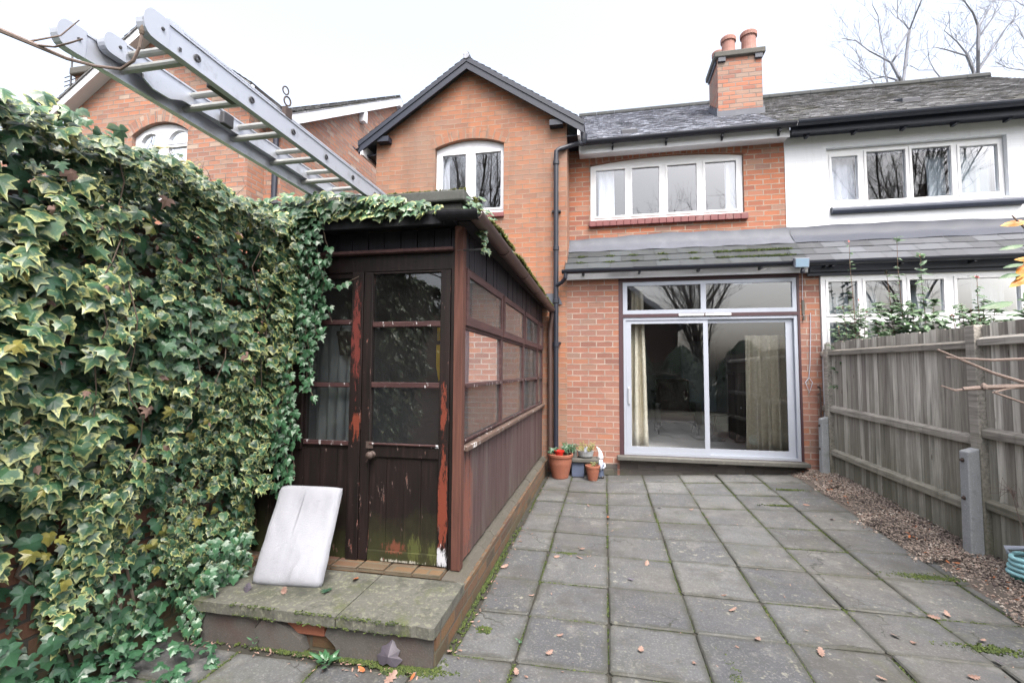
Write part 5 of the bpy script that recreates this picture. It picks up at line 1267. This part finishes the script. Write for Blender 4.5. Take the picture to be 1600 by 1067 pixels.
t = thing('hose', 'pale blue coiled hose lying on the gravel at the fence foot', 'hose', (2.93,4.1,.05))
mb = MB(); pts = []
for k in range(90):
    a = k*.28; r_ = .155-.012*(k/90)*3*.5+.006*math.sin(k*.9); pts.append((2.93+r_*math.cos(a)*.75, 3.99+r_*math.sin(a), .075+k*.0016+.006*math.sin(k*.55)))
mb.tube(pts, .016, 8); mb.build('coil', M['teal'], t, smooth=True)
mb = MB(); mb.tube([(2.86,4.10,.20),(2.85,4.12,.235),(2.93,4.05,.26),(3.0,3.9,.25)], .016, 8); mb.build('loose_end', M['white_plastic'], t, smooth=True)
mb = MB(); mb.tube([(2.82,4.03,.065),(2.86,3.88,.065),(2.95,3.83,.065)], .017, 8); mb.build('green_length', M['teal_dark'], t, smooth=True)

# ================================================================ shrubs beyond the fence, twigs at the right
sr = random.Random(15)
def shrub(label, x, y, zb, stems, spread, leaves_lo, sz=.085, red=None):
    t = thing('shrub', label, 'shrub', (x,y,0)); mb = MB(); ms = MB(); mr2 = MB()
    for (dx, top, tall) in stems:
        p = Vector((x+dx*.3, y+sr.uniform(-.05,.05), 0)); pts = [p]; k = 9
        for j in range(1, k+1): pts.append(Vector((x+dx*(.3+.7*j/k)+.012*math.sin(j*1.3+dx*9), y+dx*.2+.012*math.sin(j), top*j/k)))
        ms.tube(pts, [.009-.0007*j for j in range(k+1)], 5)
        z = zb
        while z < top:
            q = pts[0].lerp(pts[-1], z/top)
            f = (z-zb)/(top-zb)
            dens = 1 if z < leaves_lo else (.22 if tall else .6)
            if sr.random() < dens:
                a = sr.uniform(0,6.28); L = spread*sr.uniform(.2,1)*(1-.65*f) if z < leaves_lo else .05
                d = Vector((math.cos(a), math.sin(a), sr.uniform(-.1,.5)))
                if L > .06: ms.tube([q, q+d*L], .0022, 4)
                for m_ in range(3 if L > .06 else 1):
                    e = q+d*(L*(.5+.25*m_)) if L > .06 else q+d*.03
                    leaf(mb, e, (sr.uniform(-.5,.5),-.5,1), d+Vector((sr.uniform(-.6,.6), sr.uniform(-.6,.6), sr.uniform(-.5,.3))), sz*sr.uniform(.6,1.15), OVAL, sr, .3, curl=.5)
            z += .0165
        for m_ in range(4):
            a = sr.uniform(0,6.28); tgt = mr2 if red and sr.random() < red else mb
            leaf(tgt, pts[-1]+Vector((0,0,-.02)), (math.cos(a)*.6, math.sin(a)*.6-.3, .6), (math.cos(a), math.sin(a), .9), sz*(.5 if tgt is mr2 else .8), OVAL, sr, .3)
    ms.build('stem', M['stemred'], t); mb.build('leaves', M['shrub_leaf'], t, fixn=False)
    if mr2.v: mr2.build('young_leaves', M['red_leaf'], t, fixn=False)
shrub('thin shrub nearest the brick pier, one shoot tipped red above the fence', 3.16, 6.72, 1.3, [(-.03,3.22,1),(-.14,2.35,0),(.06,2.45,0),(.14,2.3,0),(-.22,2.1,0),(.02,2.2,0)], .22, 2.35, .075, red=1)
shrub('leafy shrub whose tallest shoot carries pale green tip leaves', 3.46, 6.32, 1.3, [(.0,3.12,1),(-.14,2.72,1),(-.26,2.3,0),(.1,2.35,0),(-.1,2.25,0),(.2,2.2,0),(-.3,2.1,0)], .26, 2.35, .10, red=.3)
shrub('shrub with long curved leaves spread at its top over the fence', 3.60, 6.15, 1.3, [(.0,2.88,0),(.12,2.35,0),(-.13,2.3,0),(.2,2.1,0)], .2, 2.2, .14, red=.15)
shrub('low bushy shrub just behind the tall middle fence post', 3.74, 5.55, 1.3, [(.0,2.50,1),(-.18,2.2,0),(.15,2.2,0),(.05,2.25,0),(-.08,2.15,0),(.25,2.05,0),(-.28,2.1,0)], .24, 2.3, .095, red=.6)
shrub('green shrub at the far right above the last fence bay', 4.05, 5.2, 1.3, [(.0,2.35,0),(-.2,2.2,0),(.18,2.2,0),(-.1,2.25,0),(.3,2.1,0)], .26, 2.3, .11, red=.2)
t = thing('bare_branch', 'bare pale branch reaching in front of the middle fence post', 'branch', (1.3,1.6,1.45))
mb = MB()
mb.tube([(2.55,1.42,0),(2.48,1.44,.75),(2.15,1.47,1.22),(1.75,1.50,1.40),(1.40,1.55,1.475),(1.18,1.60,1.463),(1.09,1.61,1.458),(1.03,1.61,1.452)], [.022,.018,.015,.012,.011,.008,.0075,.006], 7)
mb.tube([(1.40,1.55,1.475),(1.17,1.6,1.475),(1.10,1.6,1.50),(1.02,1.6,1.54),(.965,1.6,1.568)], [.006,.005,.0042,.0038,.0028], 6)
mb.tube([(1.9,1.49,1.335),(1.55,1.54,1.51),(1.20,1.6,1.542),(1.10,1.6,1.537),(.985,1.6,1.545)], [.007,.006,.0045,.004,.003], 6)
mb.tube([(1.16,1.6,1.463),(1.10,1.6,1.445),(1.22,1.62,1.40)], [.005,.004,.003], 5); mb.tube([(1.05,1.61,1.454),(1.01,1.61,1.448),(.975,1.61,1.462)], [.004,.0035,.002], 5)
mb.lathe([(0,-.012),(.008,-.006),(.009,.0),(.006,.008),(0,.012)], (1.08,1.605,1.46), 8); mb.build('branch', M['twig'], t)
t = thing('leafy_twig', 'twig with orange and green autumn leaves at the right edge of the view', 'twig', (1.25,1.6,1.6))
mb = MB(); mb.tube([(2.35,1.75,0),(2.1,1.7,.5),(1.7,1.64,.95),(1.45,1.62,1.2),(1.32,1.62,1.5),(1.25,1.61,1.75),(1.20,1.6,1.92),(1.17,1.6,1.96)], [.012,.010,.008,.006,.005,.004,.003,.002], 6); mb.build('stem', M['twig'], t)
mb = MB()
for (x, z, s_, tx, tz) in ((1.175,1.937,.06,-1,.05),(1.19,1.80,.07,-.6,-.8),(1.18,1.765,.06,-.9,-.4),(1.20,1.83,.05,-.7,.2)): leaf(mb, (x,1.6,z), (-.2,-1,.5), (tx,-.2,tz), s_, OVAL, sr, .5, .7)
mb.build('orange_leaves', M['autumn_leaf'], t, fixn=False); mb = MB()
for (x, z, s_, tx, tz) in ((1.165,1.868,.06,-1,.1),(1.168,1.815,.05,-1,.1),(1.16,1.785,.06,-1,.05),(1.12,1.70,.085,-1,.1),(1.2,1.73,.06,-.5,-.5)): leaf(mb, (x,1.6,z), (-.2,-.7,.9), (tx,-.2,tz), s_, OVAL, sr, .3, .8)
mb.build('green_leaves', M['shrub_leaf'], t, fixn=False)
# dry grass and weeds
def weed(label, x, y, n, r, mat, h=.05):
    t = thing('weed', label, 'plant', (x,y,pz(x,y))); mb = MB()
    for k in range(n):
        a = k*2.4; d = r*pr.uniform(.35,1); leaf(mb, (x+d*.6*math.cos(a), y+d*.6*math.sin(a), pz(x,y)+h*pr.uniform(.3,1)), (-math.cos(a)*.5,-math.sin(a)*.5,1), (math.cos(a),math.sin(a),.25), d, OVAL, pr, .2, .8)
    mb.build('leaves', M[mat], t, fixn=False)
weed('bright green rosette weed growing at the foot of the concrete step', -1.40, 2.235, 15, .085, 'green_leaf')
weed('tiny sprig of weed in the cracked render of the step', -1.86, 2.28, 6, .035, 'green_leaf', .07)
weed('pale seedling in the paving joint beside the fallen oak leaf', -.47, 2.62, 7, .03, 'green_leaf', .03)
weed('ivy-like weed growing at the back left of the concrete step', -2.2, 2.75, 14, .07, 'green_leaf', .24)
weed('small green weed on the gravel by the middle spur', 2.8, 5.05, 8, .05, 'green_leaf', .04)
t = thing('dry_grass', 'dry bleached grass stalk in front of the right fence bay', 'plant', (2.85,4.2,.1)); mb = MB()
mb.tube([(2.88,3.98,.08),(2.87,3.99,.4),(2.84,4.03,.66),(2.80,4.10,.72)], [.004,.003,.002,.001], 5)
for k in range(12): mb.tube([(2.85,4.02,.62),(2.85+pr.uniform(-.06,.05),4.03+pr.uniform(-.08,.12),.66+pr.uniform(-.03,.08)),(2.84+pr.uniform(-.07,.05),4.05+pr.uniform(-.1,.14),.6+pr.uniform(-.05,.06))], .0012, 4)
mb.build('stalk', M['twig'], t)

# ================================================================ trees
def limb(mb, pts, r0, r1, rr, twig=True, depth=3, tl=1.1, sp=.26):
    P = [Vector(p) for p in pts]; n = len(P); mb.tube(P, [r0+(r1-r0)*i/(n-1) for i in range(n)], 6)
    if not twig: return
    for a, b in zip(P, P[1:]):
        L = (b-a).length; k = max(1, int(L/sp)); d0 = (b-a).normalized()
        for i in range(k):
            q = a.lerp(b, (i+rr.random())/k); grow(mb, q, (d0*.7+Vector((rr.uniform(-1,1), rr.uniform(-1,1), rr.uniform(-.2,.9)))).normalized(), tl*rr.uniform(.5,1.3), .0095, depth, rr)
def grow(mb, p, d, L, r, depth, rr):
    pts = [p]; k = 3
    for j in range(k):
        d = (d+Vector((rr.uniform(-.3,.3), rr.uniform(-.3,.3), rr.uniform(-.15,.3)))).normalized(); p = p+d*L/k; pts.append(p)
    mb.tube(pts, [r, r*.85, r*.65, r*.4], 4, cap=False)
    if depth > 0:
        for j in range(rr.choice((2,3))):
            q = pts[rr.choice((1,2,3))]; grow(mb, q, (d+Vector((rr.uniform(-.9,.9), rr.uniform(-.9,.9), rr.uniform(-.4,.7)))).normalized(), L*.62, r*.66, depth-1, rr)
def P3(l, y, rr, j=.5):
    o = []; yy = y
    for i, (x, z) in enumerate(l):
        if i: yy += rr.uniform(-j, j)
        s_ = yy/20.0; o.append((x*s_, yy, 1.5+(z-1.5)*s_))
    return o
A = [[(11.35,12.55),(11.24,12.92),(11.0,13.5),(11.16,13.76),(11.29,14.16),(11.66,14.76),(11.92,15.42),(12.12,15.91),(12.3,17)],[(11.0,13.5),(10.62,13.81),(10.25,14.09),(9.8,14.57),(9.3,14.74)],[(10.86,12.61),(10.75,13.24),(10.77,13.89),(10.65,14.82),(10.61,15.48),(10.43,15.96)],[(11.66,14.76),(11.48,15.07),(11.27,15.31),(11.3,16.04)],[(10.73,12.63),(10.38,12.72),(10.15,13.24),(9.72,13.71)],[(11.13,12.81),(10.76,12.98),(10.25,12.94),(9.85,12.81)]]
Bl = [[(13.81,12.36),(13.83,12.81),(13.88,13.61),(13.91,14.61),(13.77,15.14),(13.48,15.7),(13.3,17)],[(13.83,12.81),(14.42,13.78),(14.86,14.48),(15.33,14.96)],[(13.64,12.38),(13.67,12.88),(13.51,13.53),(13.82,13.99)],[(13.51,13.53),(13.2,14.08),(12.8,14.57)],[(13.51,13.46),(12.83,13.8),(12.46,13.95)],[(13.89,14.11),(14.37,14.8),(14.81,15.49)],[(13.93,14.56),(14.35,15.26),(14.45,15.54)]]
Cl = [[(15.9,11.5),(15.6,13.2),(15.33,13.91),(15.16,14.43)],[(15.9,12.4),(15.27,12.68),(14.78,12.82),(14.39,13.12)],[(15.9,14.5),(15.4,15.15),(15.11,15.44)]]
Dl = [[(12.9,12.2),(12.78,12.46),(12.42,13.04),(12.27,13.44),(12.24,13.82)],[(12.42,13.04),(11.9,13.1),(11.6,13.35)]]
def bare_tree(label, limbs, y, seed, trunk, r=.11):
    rr = random.Random(seed); t = thing('bare_tree', label, 'tree', (trunk*y/20,y,0), 'bare winter trees beyond the roofs')
    p0 = P3([limbs[0][0]], y, rr)[0]
    mb = MB(); mb.tube([(trunk*y/20,y,0),(trunk*y/20+.1,y,4),((trunk*y/20+p0[0])/2,y,p0[2]*.6),p0], [r*2.2,r*1.8,r*1.4,r], 10); mb.build('trunk', M['bark'], t)
    mb = MB()
    for i, l in enumerate(limbs): pp = P3(l, y, rr); limb(mb, pp, r*.6 if i == 0 else r*.32, .012, rr)
    for i, l in enumerate(limbs[1:]):
        pp = P3(l, y, rr); mb.tube([p0, pp[0]], r*.5, 6)
    mb.build('crown', M['bark'], t)
bare_tree('bare tree whose trunk leans left above the middle of the tiled ridge', A, 20, 3, 11.7)
bare_tree('upright bare tree with twin stems, right of the leaning one', Bl, 21, 4, 13.8, .12)
bare_tree('bare tree cut by the top right corner of the view', Cl, 22, 5, 16.6, .09)
bare_tree('slight bare sapling between the leaning tree and the twin-stemmed tree', Dl, 23, 6, 13.2, .06)

# the garden behind the viewpoint, seen mirrored in the panes
def garden_tree(label, x, y, h, seed, group=None):
    rr = random.Random(seed); t = thing('bare_tree', label, 'tree', (x,y,0), group)
    mb = MB(); mb.tube([(x,y,0),(x+.1,y,h*.25),(x-.1,y,h*.4)], [.22,.18,.14], 8); mb.build('trunk', M['bark_brown'], t)
    mb = MB()
    for k in range(24):
        a = rr.uniform(0,6.28); p = Vector((x,y,h*rr.uniform(.15,.5))); d = Vector((math.cos(a)*.6, math.sin(a)*.6, 1)); pts = [p]
        for j in range(5): d = (d+Vector((rr.uniform(-.3,.3), rr.uniform(-.3,.3), .1))).normalized(); p = p+d*h*.13; pts.append(p)
        limb(mb, pts, .05, .015, rr, True, 1, 1.5, .22)
    mb.build('crown', M['bark_brown'], t)
garden_tree('tall bare garden tree mirrored in the gable window', -7.0, -9, 15, 40)
garden_tree('bare garden tree mirrored in the patio door', 4.3, -9.5, 9, 41)
garden_tree('wide bare garden tree mirrored in the white house upper window', 13, -9, 15, 42)
garden_tree('bare garden tree mirrored in the left upper light', -10, -10, 14, 43)
garden_tree('tall bare garden tree mirrored in the neighbour window over the ivy', -21, -8, 15, 44)
def evergreen(label, x, y, h, w_, seed, n=2600, shape=1.0):
    rr = random.Random(seed); t = thing('evergreen_tree', label, 'tree', (x,y,0))
    mb = MB(); mb.tube([(x,y,0),(x,y,h*.7)], [.16,.05], 8); mb.build('trunk', M['bark_brown'], t)
    mb = MB()
    for k in range(n):
        f = rr.random()**1.15; z = f*h; a = rr.uniform(0,6.28)
        rad = w_*(1-f**2.2*.85*shape)*(.55+.45*rr.random()**.5)*(1+.25*mnoise.noise((math.cos(a)*2, math.sin(a)*2, z*.8+seed)))
        leaf(mb, (x+rad*math.cos(a), y+rad*math.sin(a), z), (math.cos(a), math.sin(a), .5), (math.cos(a)+rr.uniform(-.5,.5), math.sin(a), rr.uniform(-.8,.6)), rr.uniform(.18,.34), OVAL, rr, .2)
    mb.build('crown', M['conifer'], t, fixn=False)
for i, (lb, x, y, h, w_) in enumerate((('dark evergreen tree mirrored in the top pane of the flaking door', -2.6,-3.4,3.7,1.3),('second dark evergreen mirrored in the lower panes of the flaking door', -4.6,-2.6,3.4,1.4),('broad evergreen bush mirrored in the left leaf of the patio door', 1.0,-7.5,3.0,1.6),('low evergreen bush mirrored in the right leaf of the patio door', 5.6,-6.4,2.7,1.5),('round evergreen bush mirrored at the edge of the patio door', 8.2,-6.4,3.1,1.5),('clipped evergreen bush mirrored in the middle of the patio door', 3.2,-7.2,2.5,1.4))):
    evergreen(lb, x, y, h, w_, 60+i)
rh = thing('brick_house', 'brick house with white bargeboard mirrored in the patio door transom', 'house', (-1.5,-16,0))
mb = MB(); mb.poly([(-7.5,0),(4.2,0),(4.2,4.4),(-1.6,9.0),(-7.5,4.4)], [], 'Y', -15, -22); mb.build('wall', M['brick_wall'], rh)
mb = MB()
for ex in (-8,4.7): mb.hexa([(-1.6,-14.7,9.1),(ex,-14.7,4.05),(ex,-22,4.05),(-1.6,-22,9.1),(-1.6,-14.7,9.2),(ex,-14.7,4.15),(ex,-22,4.15),(-1.6,-22,9.2)])
rr_ = mb.build('roof', M['tile_dark'], rh)
mb = MB()
for ex in (-8,4.7): mb.hexa([(-1.6,-14.68,8.85),(ex,-14.68,3.8),(ex,-14.64,3.8),(-1.6,-14.64,8.85),(-1.6,-14.68,9.15),(ex,-14.68,4.1),(ex,-14.64,4.1),(-1.6,-14.64,9.15)])
mb.build('bargeboard', M['white_wood'], rr_)

# ================================================================ fallen leaves
lf_ = random.Random(51)
def fallen(x, y, z, label, mat, size, shape=OAK, group=None):
    mb = MB(); a = lf_.uniform(0,6.28)
    leaf(mb, (x,y,z+size*.10), (lf_.uniform(-.35,.35), lf_.uniform(-.35,.35), 1), (math.cos(a), math.sin(a), lf_.uniform(-.1,.1)), size, shape, lf_, .4, curl=-.35, fold=lf_.uniform(-.25,.15))
    tag(mb.build('fallen_leaf', M[mat], fixn=False), label, 'leaf', group)
GL = 'small fallen oak leaf lying on the grey paving'
pts = [(-.82,2.47),(-.26,2.74),(-.3,2.56),(.18,2.69),(.44,2.63),(.83,2.93),(1.12,2.86),(.77,3.44),(.78,3.25),(-.39,3.85),(-.2,4.06),(-.21,3.87),(.02,4.98),(-.19,5.35),(.57,5.39),(.89,5.34),(2.1,5.61),(2.17,5.2),(-.44,2.37),(-.49,3.17),(-.74,4.12),(-.76,3.57),(.31,3.87),(.17,3.56),(1.32,2.69),(1.61,3.12),(1.67,3.07),(2.07,3.46),(2.07,3.18),(1.96,3.4),(1.99,2.96),(1.77,2.79)]
pts += [(lf_.uniform(-.7,2.4), lf_.uniform(2.3,6.8)) for k in range(34)]
for i, (x, y) in enumerate(pts):
    fallen(x, y, pz(x,y)+.004, GL, lf_.choice(('dead_leaf','dead_leaf','dead_leaf','dead_leaf','dead_leaf_orange','dead_leaf_dark')) if i > 8 else 'dead_leaf', lf_.uniform(.032,.058) if i < 32 else lf_.uniform(.012,.032), OAK, 'fallen leaves on the paving')
fallen(-1.50,2.69,.217, 'bright orange fallen leaf on the back of the step', 'dead_leaf_orange', .085, OVAL)
fallen(-1.82,2.46,.217, 'small pinkish fallen leaf on the step in front of the cushion', 'dead_leaf', .055)
fallen(-1.59,2.52,.217, 'green fallen leaf near the front of the step', 'green_leaf', .065, IVY)
fallen(-2.05,2.45,.217, 'dark red fallen leaf at the left of the step', 'dead_leaf_dark', .07)
fallen(-1.20,2.235,.0, 'orange curled leaf lying against the dark upright leaf below the step', 'dead_leaf_orange', .06, OVAL)
fallen(-.93,2.235,.0, 'small orange leaf on the moss at the right foot of the step', 'dead_leaf_orange', .05, OVAL)
fallen(-1.03,2.20,.0, 'pale pink oak leaf on the paving right below the step', 'dead_leaf', .07)
mb = MB(); leaf(mb, (-1.08,2.275,.055), (.1,-1,.35), (.1,0,1), .13, IVY, lf_, 0, .5); tag(mb.build('fallen_leaf', M['dead_leaf_dark'], fixn=False), 'big dark purple leaf standing against the step face', 'leaf')
mb = MB()                                         # crumbs of leaf and twig nobody could count
for k in range(520):
    w_ = lf_.random()
    if w_ < .3: x, y = lf_.uniform(2.45,2.95), lf_.uniform(2.4,7)
    elif w_ < .55: x, y = -.80+abs(lf_.gauss(0,.05)), lf_.uniform(2.4,6.9)
    elif w_ < .7: x, y = lf_.uniform(-2.3,-.8), 2.29-abs(lf_.gauss(0,.05))
    else: x, y = lf_.uniform(-.8,2.5), lf_.uniform(2,6.9)
    leaf(mb, (x,y,pz(x,y)+.006+(.05 if x > 2.65 else 0)), (lf_.uniform(-.5,.5), lf_.uniform(-.5,.5), 1), (lf_.uniform(-1,1), lf_.uniform(-1,1), 0), lf_.uniform(.008,.026), OVAL, lf_, .3)
kind(mb.build('leaf_litter', M['dead_leaf'], fixn=False), 'stuff')
mb = MB()
for k in range(160):
    x, y = lf_.uniform(2.5,2.95), lf_.uniform(2.6,7); leaf(mb, (x,y,pz(x,y)+.05), (lf_.uniform(-.6,.6), lf_.uniform(-.6,.6), 1), (lf_.uniform(-1,1), lf_.uniform(-1,1), 0), lf_.uniform(.02,.05), OVAL, lf_, .3)
kind(mb.build('gravel_leaf_litter', M['dead_leaf_orange'], fixn=False), 'stuff')
